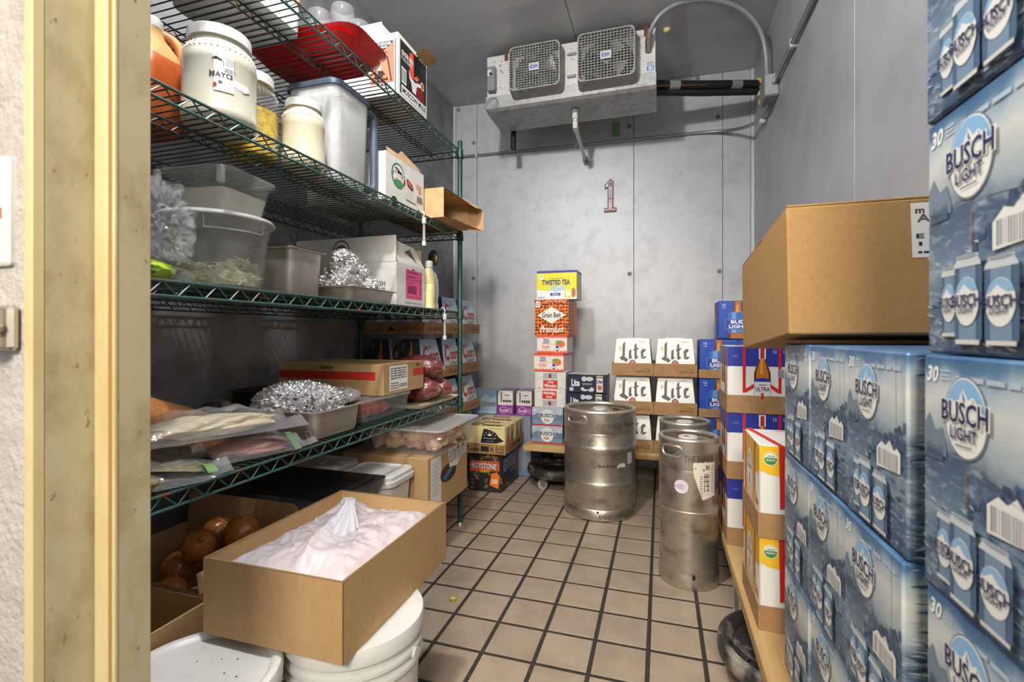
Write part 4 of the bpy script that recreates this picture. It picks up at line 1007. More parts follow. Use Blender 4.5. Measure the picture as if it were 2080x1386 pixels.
# aisle side with a real hand hole
bb.box(.195, .2, -.135, .167, .005, .05); bb.box(.195, .2, -.135, .167, .10, .155); bb.box(.195, .2, .085, .167, .05, .10); bb.box(.195, .2, -.135, .02, .05, .10)
bo = T('banana_carton', bb, KRAFT, loc=(-1.203, .69, Z5), label='kraft carton with hand hole and blue print by the door frame', cat='carton')
pr = Print(); pr.face((.2, -.14, 0), (.2, .172, 0), (.2, .172, .155), (.2, -.14, .155))
pr.text('Di', .80, .1, .97, .42, S(44, 56, 120), 0, .03, .2)
pr.build('printed_artwork', bo)

# ---- aisle: buckets and the big open carton of bagged chicken
def pail(loc, label, lid):
    o = T('pail', MB().lathe([(0, 0), (.13, 0), (.133, .004), (.142, .26), (.1425, .275), (.152, .276), (.152, .284), (.1425, .286), (.143, .302), (.152, .303), (.152, .31), (.1435, .312), (.144, .33), (.153, .331), (.153, .338), (.1445, .34), (.145, .362), (.149, .362), (.149, .366), (.141, .366), (.138, .3), (.128, .006), (0, .006)], 56), WHITEP, loc=loc, label=label, cat='bucket')
    for sx in (-1, 1):
        T('bail_ear', MB().tube([(sx * .146, 0, .30), (sx * .157, 0, .30)], .012, 12), WHITEP, o)
    if lid:
        T('lid', MB().lathe([(.1505, .335), (.155, .335), (.1555, .352), (.152, .3665), (.137, .3665), (.131, .3655), (.12, .365), (0, .365)], 56), WHITEP, o)
    return o
p1 = pail((-.668, .945, 0), 'ribbed white pail under the open chicken carton', True)
p2 = T('pail', MB().lathe([(0, 0), (.13, 0), (.133, .004), (.142, .26), (.1425, .275), (.15, .276), (.15, .284), (.1425, .286), (.1435, .33), (.14, .332), (0, .332)], 56), WHITEP, loc=(-.842, .688, 0), label='white pail with a dirty lid in the lower left corner', cat='bucket')
T('lid', MB().lathe([(.147, .318), (.152, .318), (.1535, .345), (.150, .354), (.142, .3565), (.136, .355), (.128, .347), (.115, .3455), (0, .3455)], 56), WHITEP, p2)
T('bail_ear', MB().tube([(.14, 0, .29), (.156, 0, .29)], .012, 12), WHITEP, p2)
for k, (x, y, r) in enumerate(((-.02, -.03, .007), (-.075, -.06, .005), (.0, .06, .002), (.04, .03, .002), (.02, -.05, .0025), (.06, -.02, .002), (-.04, .04, .002), (.07, .03, .0022), (.03, .07, .0025))):
    T('crumb', MB().blob((x, y, .3465), (r, r * .7, .0012), .3, 3, k, 1), M('crumb_%d' % (k % 2), S(*((150, 110, 76), (60, 52, 46))[k % 2]), .8), p2)
ac = T('chicken_carton', open_carton(.347, .46, .158), KRAFT, loc=(-.7515, 1.007, .367), label='large open kraft carton of bagged raw chicken on the pail', cat='carton')
edge_liner(.347, .46, .158, ac)
T('corner_seam', MB().box(.1725, .174, -.2305, -.2285, .002, .157), KRAFTD, ac)
T('bagged_chicken', MB().rloft([(.008, .155, .21, .04), (.09, .157, .212, .05), (.106, .14, .195, .05), (.112, .1, .15, .05)], n=6), M('pale_raw_chicken', S(232, 206, 198), .4, 0, var=(9, S(222, 172, 158), .42, .66), coat=.3), loc=(-.7515, 1.007, .367), label='pale raw chicken under milky film in the open carton', cat='chicken', kind='stuff')
vs, fs = [], []
n = 64
for i in range(n + 1):
    for j in range(n + 1):
        u, v = -1 + 2 * i / n, -1 + 2 * j / n
        e = max(0, 1 - max(abs(u), abs(v)) ** 5)
        p = Vector((u * 1.7, v * 2.3, 1.3))
        w = noise.noise(p) * .9 + (1 - 2 * abs(noise.noise(p * 1.7))) * .22 + (1 - 3 * abs(noise.noise(Vector((p.x * 4 + p.y * 2, p.y * 1.6, 4))))) * .26 + (1 - 3 * abs(noise.noise(Vector((p.x * 2, p.y * 5 - p.x * 2, 7))))) * .2
        twist = math.exp(-((u + .12 + .35 * v) / .13) ** 2) * (1 - .5 * abs(v)) * .9
        z = .112 + e * (.036 + .016 * w) + .030 * twist * e + .010 * max(0, -v) * e
        vs.append((u * .165 * (.985 + .0 * w), v * .222 * .985, z))
for i in range(n):
    for j in range(n):
        a = i * (n + 1) + j
        fs.append((a, a + n + 1, a + n + 2, a + 1))
fb_ = T('poly_bag', MB().add(vs, fs, smooth=True), FILMW, loc=(-.7515, 1.007, .367), label='milky plastic bag gathered over the raw chicken', cat='bag')
kn = MB()
for k in range(9):
    a = k * .7
    kn.tube(bezier([(.012 + .03 * math.cos(a), -.02 + .04 * math.sin(a), .15), (-.005 + .014 * math.cos(a), .03, .19), (-.03 + .016 * math.sin(a), .07 + .006 * k, .196), (-.05 + .012 * math.cos(a), .085 + .01 * math.sin(a), .180)], 10), [.012, .011, .010, .009, .008, .008, .009, .011, .012, .012, .008], 7)
T('gathered_neck', kn, FILMW, fb_)
cap = T('bottle_cap', MB().lathe([(0, .003), (.012, .003), (.0135, .0), (.0145, .0), (.0125, .006), (.011, .0065), (0, .0065)], 22), M('gold_cap', S(196, 176, 60), .35, .6), loc=(-.745, 1.656, 0), label='gold bottle cap lying on the floor tiles', cat='bottle cap')
T('liner', MB().lathe([(0, .0068), (.0095, .0068)], 18), M('cap_liner', S(214, 200, 120), .5), cap)
# ================================================================ timber platforms
def platform(x0, x1, y0, y1, top, along, name_label, legs, th=.04, n=3):
    p = put('timber_platform', None, loc=((x0 + x1) / 2, (y0 + y1) / 2, 0), label=name_label, cat='platform')
    cx, cy = (x0 + x1) / 2, (y0 + y1) / 2
    mat = WOOD if along == 'y' else WOODX
    for k in range(n):
        if along == 'y':
            a = x0 + (x1 - x0) * k / n; b = x0 + (x1 - x0) * (k + 1) / n - .006
            T('plank', MB().box(a - cx, b - cx, y0 - cy, y1 - cy, top - th, top, ch=.003), mat, p)
        else:
            a = y0 + (y1 - y0) * k / n; b = y0 + (y1 - y0) * (k + 1) / n - .006
            T('plank', MB().box(x0 - cx, x1 - cx, a - cy, b - cy, top - th, top, ch=.003), mat, p)
    for x, y in legs:
        T('leg', MB().box(x - cx - .04, x - cx + .04, y - cy - .04, y - cy + .04, 0, top - th, ch=.003), M('dark_timber', S(96, 74, 50), .8), p)
platform(.232, .628, .46, 2.50, .21, 'y', 'long timber platform under the cases along the right wall', ((.58, .55), (.58, 1.0), (.58, 2.2), (.58, 2.44)))
platform(-.85, .60, 2.985, 3.52, .283, 'x', 'timber platform under the stacks along the back wall', ((-.80, 3.46), (.55, 3.46), (.55, 3.1), (-.2, 3.46)))
platform(-1.625, -1.215, 2.34, 3.20, .232, 'y', 'low timber platform under the stacked bottle packs by the shelving', ((-1.58, 2.39), (-1.58, 3.14), (-1.26, 3.14), (-1.27, 2.39)))
blk = T('concrete_block', MB().box(-.07, .07, -.09, .09, 0, .1695, ch=.006), M('whitewashed_concrete', S(196, 190, 180), .9, 0, var=(22, S(150, 146, 138), .45, .7), bump=(80, .6)), loc=(.318, 1.80, 0), label='whitewashed concrete block propping the right timber platform', cat='block')
T('core_hole', MB().box(-.0715, -.0695, -.05, .05, .04, .13, ch=.0005), M('block_hollow', S(120, 114, 106), .9), blk)

# ================================================================ keg dollies
def dolly(loc, rz, label):
    d = T('keg_dolly', MB().lathe([(.105, .075), (.15, .07), (.185, .075), (.198, .09), (.2, .11), (.195, .13), (.182, .138), (.165, .13), (.155, .112), (.105, .108), (.1, .09), (.105, .075)], 44), M('scuffed_black_plastic', S(42, 41, 41), .42, 0, var=(9, S(150, 142, 132), .54, .68), detail=8), loc=loc, rot=rz, label=label, cat='dolly')
    T('deck', MB().lathe([(0, .085), (.108, .085), (.108, .1), (0, .1)], 32), BLACK, d)
    for k in range(4):
        a = k * math.pi / 2 + .5
        x, y = .145 * math.cos(a), .145 * math.sin(a)
        T('caster_fork', MB().box(x - .018, x + .018, y - .018, y - .012, .028, .075).box(x - .018, x + .018, y + .012, y + .018, .028, .075).box(x - .02, x + .02, y - .02, y + .02, .07, .08), STEEL, d)
        w = T('caster_wheel', MB().tube([(x, y - .010, .031), (x, y + .010, .031)], .031, 22), M('grey_wheel', S(170, 168, 164), .5), d)
        T('wheel_hub', MB().tube([(x, y - .0145, .031), (x, y + .0145, .031)], .014, 14), STEEL, w)
    for k in range(4):
        a = k * math.pi / 2 + .2
        T('slot', MB().tube([(.17 * math.cos(a - .14), .17 * math.sin(a - .14), .133), (.174 * math.cos(a), .174 * math.sin(a), .1355), (.17 * math.cos(a + .14), .17 * math.sin(a + .14), .133)], .009, 8), BLACK, d)
    return d
dolly((.355, 1.50, 0), 1.9, 'scuffed black keg dolly pushed under the right platform')
dolly((-.655, 3.13, 0), .55, 'black keg dolly with grey casters under the back platform')

# ================================================================ kegs
def cyl_text(s, r, z0, z1, a0, a1, bold=.02):
    vs, fs = text2d(s, bold, 0)
    return MB().add([((r + .0012) * math.cos(a0 + (a1 - a0) * x), (r + .0012) * math.sin(a0 + (a1 - a0) * x), z0 + (z1 - z0) * y) for x, y in vs], fs)
def keg(loc, r, h, ribs, hole_az, label, hole_w=.13, lip=.012):
    prof = [(0, .03), (r * .8, .022), (r * .9, .004), (r * .955, 0), (r * .985, .006), (r * .985, .052), (r * .955, .06), (r * .96, .064)]
    for z in ribs:
        prof += [(r * .972, z - .022), (r * .985, z - .016), (r * 1.0, z - .008), (r * 1.0, z + .008), (r * .985, z + .016), (r * .972, z + .022)]
    zc = h - .118
    prof += [(r * .972, zc - .012), (r * .955, zc), (r * .9, zc + .016), (r * .72, zc + .036), (r * .4, zc + .052), (0, zc + .056)]
    k = T('keg', MB().lathe(prof, 56), STEEL, loc=loc, label=label, cat='keg')
    seg, rows = 112, 14
    vs, fs = [], []
    rc = r * .978
    for j in range(rows + 1):
        for i in range(seg):
            a = 2 * math.pi * i / seg
            vs.append((rc * math.cos(a), rc * math.sin(a), zc - .004 + (h - lip - zc + .004) * j / rows))
    z_h0, z_h1 = zc + .045, zc + .086
    zm, hh = (z_h0 + z_h1) / 2, (z_h1 - z_h0) / 2
    def inside(a, z):
        for az in (hole_az, hole_az + math.pi):
            da = (a - az + math.pi) % (2 * math.pi) - math.pi
            x = abs(da * rc) - (hole_w / 2 - hh)
            if math.hypot(max(x, 0), z - zm) < hh:
                return True
        return False
    for j in range(rows):
        for i in range(seg):
            a = 2 * math.pi * (i + .5) / seg; z = zc - .004 + (h - lip - zc + .004) * (j + .5) / rows
            if not inside(a, z):
                fs.append((j * seg + i, j * seg + (i + 1) % seg, (j + 1) * seg + (i + 1) % seg, (j + 1) * seg + i))
    T('top_chime', MB().add(vs, fs, smooth=True), STEEL, k)
    T('rolled_lip', MB().lathe([(rc - lip + lip * math.cos(t * math.pi / 4) + lip * .2, h - lip + lip * math.sin(t * math.pi / 4)) for t in range(9)], 56), STEELP, k)
    for az in (hole_az, hole_az + math.pi):
        pts = []
        for t in range(29):
            q = 2 * math.pi * t / 28
            x = (hole_w / 2 - hh) * (1 if math.cos(q) > 0 else -1) + hh * math.cos(q)
            a = az + x / rc
            pts.append(((rc) * math.cos(a), (rc) * math.sin(a), zm + hh * math.sin(q)))
        T('handle_rim', MB().tube(pts, .0052, 8), STEELP, k)
    v = T('valve', MB().lathe([(.034, zc + .04), (.034, zc + .095), (.03, zc + .098), (0, zc + .098)], 24), STEELP, k)
    T('valve_cap', MB().lathe([(.036, zc + .092), (.039, zc + .095), (.039, zc + .107), (.035, zc + .110), (0, zc + .109)], 24), WHITEP, v)
    return k, zc
DK = M('embossed_shadow_steel', S(128, 122, 112), .5, .9)
k1, zc = keg((-.333, 2.765, 0), .2055, .588, (.185, .378), math.radians(-122), 'large half-barrel steel keg standing in the middle of the floor')
T('embossing', cyl_text('ANHEUSER-BUSCH', .201, zc + .03, zc + .054, math.radians(-88), math.radians(-18)), DK, k1)
T('embossing', cyl_text('ANHEUSER-BUSCH', .2025, .014, .040, math.radians(-86), math.radians(-22)), DK, k1)
pr = Print(); pr.cyl(.2005, .30, .365, math.radians(-36), math.radians(-25)); pr.rect(0, 0, 1, 1, S(206, 200, 190), 0, 3); pr.dashes(.15, .1, .85, .9, 5, S(150, 140, 136))
pr.cyl(.2005, .285, .31, math.radians(-85), math.radians(-40)); pr.rect(.0, .45, .1, .6, S(60, 56, 52), 0); pr.text('6-6-8-H0', .0, .1, .6, .85, S(70, 66, 60), 0); pr.poly([(.62, .0), (.98, .1), (.94, 1.0), (.7, .8)], S(196, 192, 184), 0)
pr.build('sticker', k1)
T('drain_hole', MB().lathe([(0, 0), (.006, 0), (.006, .003), (0, .003)], 12), M('hole_black', S(20, 18, 16), .9), k1, loc=(.2025 * math.cos(math.radians(-86)), .2025 * math.sin(math.radians(-86)), .052), rot=(math.pi / 2, 0, math.radians(4)))
k2, zc = keg((.108, 2.098, 0), .1185, .588, (), math.radians(-127), 'tall slim steel keg with a barcode sticker, nearest the right cases', .092, .009)
T('weld_seam', MB().lathe([(.1155, .296), (.1172, .299), (.1172, .302), (.1155, .305)], 48), STEELP, k2)
T('embossing', cyl_text('THE BARREL', .116, zc + .03, zc + .056, math.radians(-100), math.radians(-40)), DK, k2)
T('drain_hole', MB().box(-.005, .005, -.119, -.1165, .045, .062), M('hole_black', S(20, 18, 16), .9), k2, rot=(0, 0, .12))
pr = Print(); pr.cyl(.1160, .345, .525, math.radians(-92), math.radians(-36))
for q in range(8):
    xa, xb = .14 + .105 * q, .14 + .105 * (q + 1)
    pr.poly([(xa, max(.06, .62 - 1.9 * (xa - .14)) if xa < .44 else .05 + .16 * (xa - .44)), (xb, max(.06, .62 - 1.9 * (xb - .14)) if xb < .44 else .05 + .16 * (xb - .44)), (xb, .86 + .03 * (q % 2)), (xa, .88 - .03 * (q % 2))], S(226, 220, 204), 0)
pr.text('30', .56, .70, .72, .80, S(50, 48, 46), 1)
for q in range(12):
    yy = .24 + .033 * q
    pr.rect(.50, yy, .70, yy + .012 + .012 * (q % 3 == 0), S(52, 50, 48), 1)
pr.dashes(.36, .14, .46, .6, 9, S(150, 140, 130)); pr.dashes(.78, .2, .95, .8, 10, S(190, 182, 168)); pr.line([(.2, .74), (.5, .70), (.9, .78)], .0, .02, S(110, 104, 96), 1)
pr.cyl(.1160, .375, .43, math.radians(-120), math.radians(-92)); pr.ell(.5, .5, .48, .48, S(220, 212, 222), 0); pr.dashes(.25, .35, .75, .7, 4, S(190, 160, 196)); pr.poly([(.0, .6), (.2, .5), (.12, .4)], S(150, 146, 138), 1)
pr.build('sticker', k2)
k3, zc = keg((.110, 2.455, 0), .1185, .588, (), math.radians(-60), 'second slim steel keg half hidden behind the front one', .092, .009)
T('weld_seam', MB().lathe([(.1155, .296), (.1172, .299), (.1172, .302), (.1155, .305)], 48), STEELP, k3)
pr = Print(); pr.face((-.03, -.03, .580), (.03, -.03, .580), (.03, .03, .580), (-.03, .03, .580)); pr.ell(.5, .5, .36, .36, S(230, 226, 224), 0); pr.poly([(.2, .3), (.5, .2), (.56, .5), (.3, .66)], S(210, 92, 60), 1)
pr.build('cap_print', k2)

# ================================================================ cartons
def carton(name, w, d, h, mat, art, label, cat='beer case', ch=.003):
    o = T(name, MB().box(-w / 2, w / 2, -d / 2, d / 2, 0, h, ch=ch), mat, label=label, cat=cat)
    if art:
        pr = Print(); art(pr, w, d, h); pr.build('printed_artwork', o)
    return o
def taper(name, w, d, h, tw, td, mat, art, label, cat='beer pack', sh=.28):
    """bottle carrier: straight foot, sides leaning in to a narrower top"""
    a, b, c2, e = w / 2, d / 2, tw / 2, td / 2
    secs = [(0, a, b), (h, c2, e)]
    m = MB()
    q = [[(-x, -y, z), (x, -y, z), (x, y, z), (-x, y, z)] for z, x, y in secs]
    m.loft(q, smooth=False)
    o = T(name, m, mat, label=label, cat=cat)
    pr = Print()
    F = {'front': (q[0][0], q[0][1], q[1][1], q[1][0]), 'right': (q[0][1], q[0][2], q[1][2], q[1][1]), 'left': (q[0][3], q[0][0], q[1][0], q[1][3]), 'top': tuple(q[1])}
    art(pr, F); pr.build('printed_artwork', o)
    T('top_handle', MB().tube([(-c2 * .55, 0, h + .0015), (c2 * .55, 0, h + .0015)], .0035, 6), mat, o)
    return o
def tray(w, d, h, mat, label, txt=None):
    o = T('cardboard_tray', open_carton(w, d, h, .002), mat, label=label, cat='tray')
    if txt:
        pr = Print(); txt(pr, w, d, h); pr.build('printed_text', o)
    return o
used = {}
def place(proto, loc, rz, label, group):
    """first use moves the prototype itself, later ones copy it"""
    if proto.name not in used:
        used[proto.name] = 1
        proto.location = loc; proto.rotation_euler = (0, 0, rz); proto['label'] = label; proto['group'] = group
        return proto
    return dup(proto, loc, rz, label, group)
HP = math.pi / 2
WHT, NAVY, INK = S(236, 236, 232), S(30, 40, 86), S(34, 34, 38)
BEERGLASS, BEERDK = S(186, 112, 34), S(98, 50, 16)
def bottle(pr, x0, x1, y0, y1, lab, ly=2, labtop=.42, cap=None):
    w = x1 - x0; cx = (x0 + x1) / 2; h = y1 - y0
    sil = [(-.5, 0), (.5, 0), (.5, .52), (.34, .66), (.2, .76), (.19, .97), (.22, .985), (.22, 1), (-.22, 1), (-.22, .985), (-.19, .97), (-.2, .76), (-.34, .66), (-.5, .52)]
    pr.poly([(cx + a * w, y0 + b * h) for a, b in sil], BEERDK, ly)
    pr.poly([(cx + a * w * .72, y0 + b * h * .985) for a, b in sil], BEERGLASS, ly + 1)
    pr.poly([(cx - .12 * w, y0 + .5 * h), (cx + .02 * w, y0 + .5 * h), (cx + .02 * w, y0 + .9 * h), (cx - .08 * w, y0 + .9 * h)], S(224, 160, 72), ly + 2)
    if lab:
        pr.rect(cx - .49 * w, y0 + .05 * h, cx + .49 * w, y0 + labtop * h, lab, ly + 3)
    if cap:
        pr.rect(cx - .21 * w, y0 + .78 * h, cx + .21 * w, y0 + h, cap, ly + 3)

# ---- 30-can cases with the mountain river scene, along the right wall
bm_ = bpy.data.materials.new('mountain_river_print')
bm_.use_nodes = True
nt = bm_.node_tree; N, L = nt.nodes, nt.links
tc = N.new('ShaderNodeTexCoord'); sep = N.new('ShaderNodeSeparateXYZ'); L.new(tc.outputs['Object'], sep.inputs[0])
nz = N.new('ShaderNodeTexNoise'); nz.inputs['Scale'].default_value = 14; nz.inputs['Detail'].default_value = 6; L.new(tc.outputs['Object'], nz.inputs['Vector'])
mp = N.new('ShaderNodeMapping'); mp.inputs['Scale'].default_value = (13, 13, 44); mp.inputs['Rotation'].default_value = (0, .3, 0); L.new(tc.outputs['Object'], mp.inputs[0])
nz2 = N.new('ShaderNodeTexNoise'); nz2.inputs['Scale'].default_value = 2.2; nz2.inputs['Detail'].default_value = 9; nz2.inputs['Roughness'].default_value = .78; nz2.inputs['Distortion'].default_value = .8; L.new(mp.outputs[0], nz2.inputs['Vector'])
ma = N.new('ShaderNodeMath'); ma.operation = 'MULTIPLY_ADD'; ma.inputs[1].default_value = .055; L.new(nz.outputs['Fac'], ma.inputs[0]); L.new(sep.outputs['Z'], ma.inputs[2])
mr = N.new('ShaderNodeMapRange'); mr.inputs['From Min'].default_value = .0275; mr.inputs['From Max'].default_value = .2835; L.new(ma.outputs[0], mr.inputs['Value'])
cr = N.new('ShaderNodeValToRGB'); L.new(mr.outputs[0], cr.inputs[0])
stops = [(0, S(50, 74, 102)), (.2, S(78, 102, 128)), (.34, S(112, 132, 150)), (.47, S(78, 100, 124)), (.56, S(66, 86, 112)), (.63, S(160, 172, 178)), (.80, S(206, 206, 200)), (.89, S(166, 182, 194)), (.95, S(82, 118, 152)), (1, S(56, 94, 136))]
while len(cr.color_ramp.elements) < len(stops):
    cr.color_ramp.elements.new(.5)
for e, (p, c) in zip(cr.color_ramp.elements, stops):
    e.position = p; e.color = c
mr2 = N.new('ShaderNodeMapRange'); mr2.inputs['From Min'].default_value = .49; mr2.inputs['From Max'].default_value = .63; L.new(nz2.outputs['Fac'], mr2.inputs['Value'])
lt_ = N.new('ShaderNodeMath'); lt_.operation = 'LESS_THAN'; lt_.inputs[1].default_value = .60; L.new(mr.outputs[0], lt_.inputs[0])
mu = N.new('ShaderNodeMath'); mu.operation = 'MULTIPLY'; L.new(mr2.outputs[0], mu.inputs[0]); L.new(lt_.outputs[0], mu.inputs[1])
mu2 = N.new('ShaderNodeMath'); mu2.operation = 'MULTIPLY'; mu2.inputs[1].default_value = .62; L.new(mu.outputs[0], mu2.inputs[0])
mx = N.new('ShaderNodeMix'); mx.data_type = 'RGBA'; mx.inputs['B'].default_value = S(186, 196, 200); L.new(mu2.outputs[0], mx.inputs['Factor']); L.new(cr.outputs[0], mx.inputs['A'])
pb = N['Principled BSDF']; pb.inputs['Roughness'].default_value = .4; L.new(mx.outputs['Result'], pb.inputs['Base Color'])
def busch_oval(pr, cx, cy, rx, ry, ly=1, word=True):
    pr.ell(cx, cy, rx * 1.05, ry * 1.05, S(120, 134, 148), ly); pr.ell(cx, cy, rx, ry, S(232, 230, 222), ly + 1)
    pr.ell(cx, cy, rx * .96, ry * .96, S(134, 178, 214), ly + 2, 24, 8, 172)
    pr.poly([(cx - rx * .95, cy + ry * .12), (cx - rx * .6, cy + ry * .42), (cx - rx * .35, cy + ry * .3), (cx - rx * .05, cy + ry * .72), (cx + rx * .2, cy + ry * .45), (cx + rx * .42, cy + ry * .56), (cx + rx * .95, cy + ry * .12), (cx + rx * .9, cy), (cx - rx * .9, cy)], S(230, 230, 226), ly + 3)
    pr.poly([(cx - rx * .05, cy + ry * .66), (cx + rx * .08, cy + ry * .4), (cx - rx * .04, cy + ry * .3)], S(90, 104, 124), ly + 4); pr.poly([(cx + rx * .42, cy + ry * .52), (cx + rx * .6, cy + ry * .3), (cx + rx * .46, cy + ry * .34)], S(90, 104, 124), ly + 4)
    if word:
        pr.text('BUSCH', cx - rx * 1.18, cy - ry * .20, cx + rx * 1.18, cy + ry * .42, S(236, 234, 228), ly + 4, .06); pr.text('BUSCH', cx - rx * 1.12, cy - ry * .17, cx + rx * 1.12, cy + ry * .39, NAVY, ly + 5, .02)
        pr.text('LIGHT', cx - rx * .66, cy - ry * .58, cx + rx * .64, cy - ry * .25, NAVY, ly + 5, .02)
        pr.line([(cx - rx * .4, cy - ry * .72), (cx + rx * .4, cy - ry * .70)], 0, ry * .015, NAVY, ly + 5)
def busch_can(pr, x0, x1, y0, y1, ly):
    w, h = x1 - x0, y1 - y0; cx = (x0 + x1) / 2
    pr.poly([(x0, y0 + .08 * h), (x0 + .1 * w, y0), (x1 - .1 * w, y0), (x1, y0 + .08 * h), (x1, y0 + .86 * h), (x0, y0 + .86 * h)], S(74, 98, 126), ly)
    pr.poly([(x0 + .18 * w, y0 + .03 * h), (x1 - .18 * w, y0 + .03 * h), (x1 - .2 * w, y0 + .86 * h), (x0 + .2 * w, y0 + .86 * h)], S(116, 140, 162), ly + 1)
    pr.poly([(x0, y0 + .86 * h), (x1, y0 + .86 * h), (x1 - .03 * w, y0 + .90 * h), (x1 - .09 * w, y0 + .935 * h), (x1 - .13 * w, y0 + .955 * h), (x1 - .09 * w, y0 + .97 * h), (x1 - .12 * w, y0 + .99 * h), (cx, y0 + h), (x0 + .12 * w, y0 + .99 * h), (x0 + .09 * w, y0 + .97 * h), (x0 + .13 * w, y0 + .955 * h), (x0 + .09 * w, y0 + .935 * h), (x0 + .03 * w, y0 + .90 * h)], S(198, 204, 208), ly + 2); pr.ell(cx, y0 + .972 * h, .38 * w, .022 * h, S(150, 156, 160), ly + 3, 16)
    pr.rect(x0 + .06 * w, y0 + .01 * h, x1 - .06 * w, y0 + .06 * h, S(206, 204, 198), ly + 2)
    pr.ell(cx, y0 + .48 * h, .44 * w, .27 * h, S(226, 224, 218), ly + 3, 18); pr.ell(cx, y0 + .56 * h, .39 * w, .18 * h, S(140, 176, 206), ly + 4, 14, 10, 170)
    pr.poly([(cx - .34 * w, y0 + .56 * h), (cx - .05 * w, y0 + .67 * h), (cx + .12 * w, y0 + .61 * h), (cx + .34 * w, y0 + .56 * h), (cx, y0 + .54 * h)], S(226, 224, 218), ly + 5)
    pr.text('BUSCH', x0 - .02 * w, y0 + .42 * h, x1 + .02 * w, y0 + .56 * h, NAVY, ly + 6); pr.text('LIGHT', x0 + .22 * w, y0 + .35 * h, x1 - .22 * w, y0 + .415 * h, NAVY, ly + 6)
def art_busch(pr, w, d, h):
    pr.side(w, d, h, 'front')
    pr.text('30', .045, .885, .165, .955, S(240, 240, 236), 1, .03, .25); pr.dashes(.185, .90, .27, .95, 3, S(190, 204, 214)); pr.dashes(.33, .905, .93, .93, 1, S(176, 192, 204), gap=.8)
    # pine wood on the right bank, ridge on the left
    rnd = random.Random(11)
    for k in range(110):
        x = .985 - .56 * rnd.random() ** 1.3
        top = .47 + .33 * max(0, x - .45)
        y = .40 + (top - .40) * rnd.random()
        g = rnd.choice(((62, 82, 108), (74, 94, 120), (90, 110, 134), (54, 72, 98)))
        q = [rnd.uniform(.7, 1.3) for _ in range(7)]
        pr.poly([(min(.99, x + .026 * q[i] * math.cos(i * .9)), y + .019 * q[i] * math.sin(i * .9)) for i in range(7)], S(*g), 0)
    for k in range(70):
        x, y = rnd.uniform(.02, .98), rnd.uniform(.02, .46)
        L_ = rnd.uniform(.02, .07); g = rnd.choice(((150, 166, 178), (52, 74, 102), (176, 188, 194), (64, 88, 116)))
        pr.poly([(max(0, x - L_), y + .008), (x, y - .004), (min(1, x + L_), y - .006), (x + .01, y + .007)], S(*g), 0)
    pr.poly([(.02, .60), (.24, .58), (.24, .62), (.2, .70), (.13, .68), (.07, .75), (.02, .70)], S(112, 128, 144), 0)
    for k in range(7):
        xx = .05 + .025 * k; pr.poly([(xx - .014, .56), (xx + .014, .56), (xx, .62 + .02 * rnd.random())], S(72, 92, 116), 1)
    busch_oval(pr, .41, .765, .172, .155)
    bar = [(.58, .38), (.93, .40), (.93, .50), (.88, .52), (.84, .50), (.78, .545), (.72, .51), (.66, .525), (.58, .48)]
    pr.poly(bar, S(228, 226, 220), 2); pr.bars(.61, .395, .90, .485, S(150, 148, 146), 3, 16)
    busch_can(pr, .16, .31, .07, .36, 2); busch_can(pr, .31, .53, .04, .39, 10); busch_can(pr, .55, .78, .04, .36, 10)
    pr.line([(.94, .99), (.945, .64), (.915, .575), (.86, .555), (.60, .575)], .003, .002, S(70, 54, 44), 18); pr.line([(.42, .56), (.42, .42)], .004, 0, S(150, 96, 60), 3); pr.line([(.9, .3), (.93, .12), (.93, .01)], .003, 0, S(70, 54, 44), 3)
    pr.side(w, d, h, 'right')
    rnd = random.Random(5)
    for k in range(150):
        y = rnd.uniform(.02, .97); x = rnd.uniform(.01, .08) if k < 110 else rnd.uniform(.1, .6); L_ = rnd.uniform(.03, .09)
        pr.poly([(x, y), (x + L_, y + rnd.uniform(-.01, .01)), (x + L_ * .7, y + .012)], S(*rnd.choice(((196, 206, 208), (150, 172, 186), (60, 88, 116), (216, 220, 218)))), k % 3)
BW, BD, BH = .1955, .33, .2545
busch = carton('beer_case', BW, BD, BH, bm_, art_busch, 'x')
cols = ((.5615, .2875, 5, 'nearest column'), (.796, .2835, 3, 'second column'), (.9935, .286, 3, 'third column'), (1.19, .285, 3, 'farthest column'))
rown = {5: ('bottom', 'second lowest', 'middle', 'second highest', 'topmost'), 3: ('bottom', 'middle', 'topmost')}
for cy, cx, n, cn in cols:
    for k in range(n):
        jx, jy, jr = random.uniform(-.003, .003), random.uniform(-.001, .001), random.uniform(-.004, .004)
        place(busch, (cx + BD / 2 + jx, cy + jy, .2105 + k * .256), -HP + jr, 'blue mountain-scene 30-pack beer case, %s in the %s by the right wall' % (rown[n][k], cn), '30-pack beer cases along the right wall')
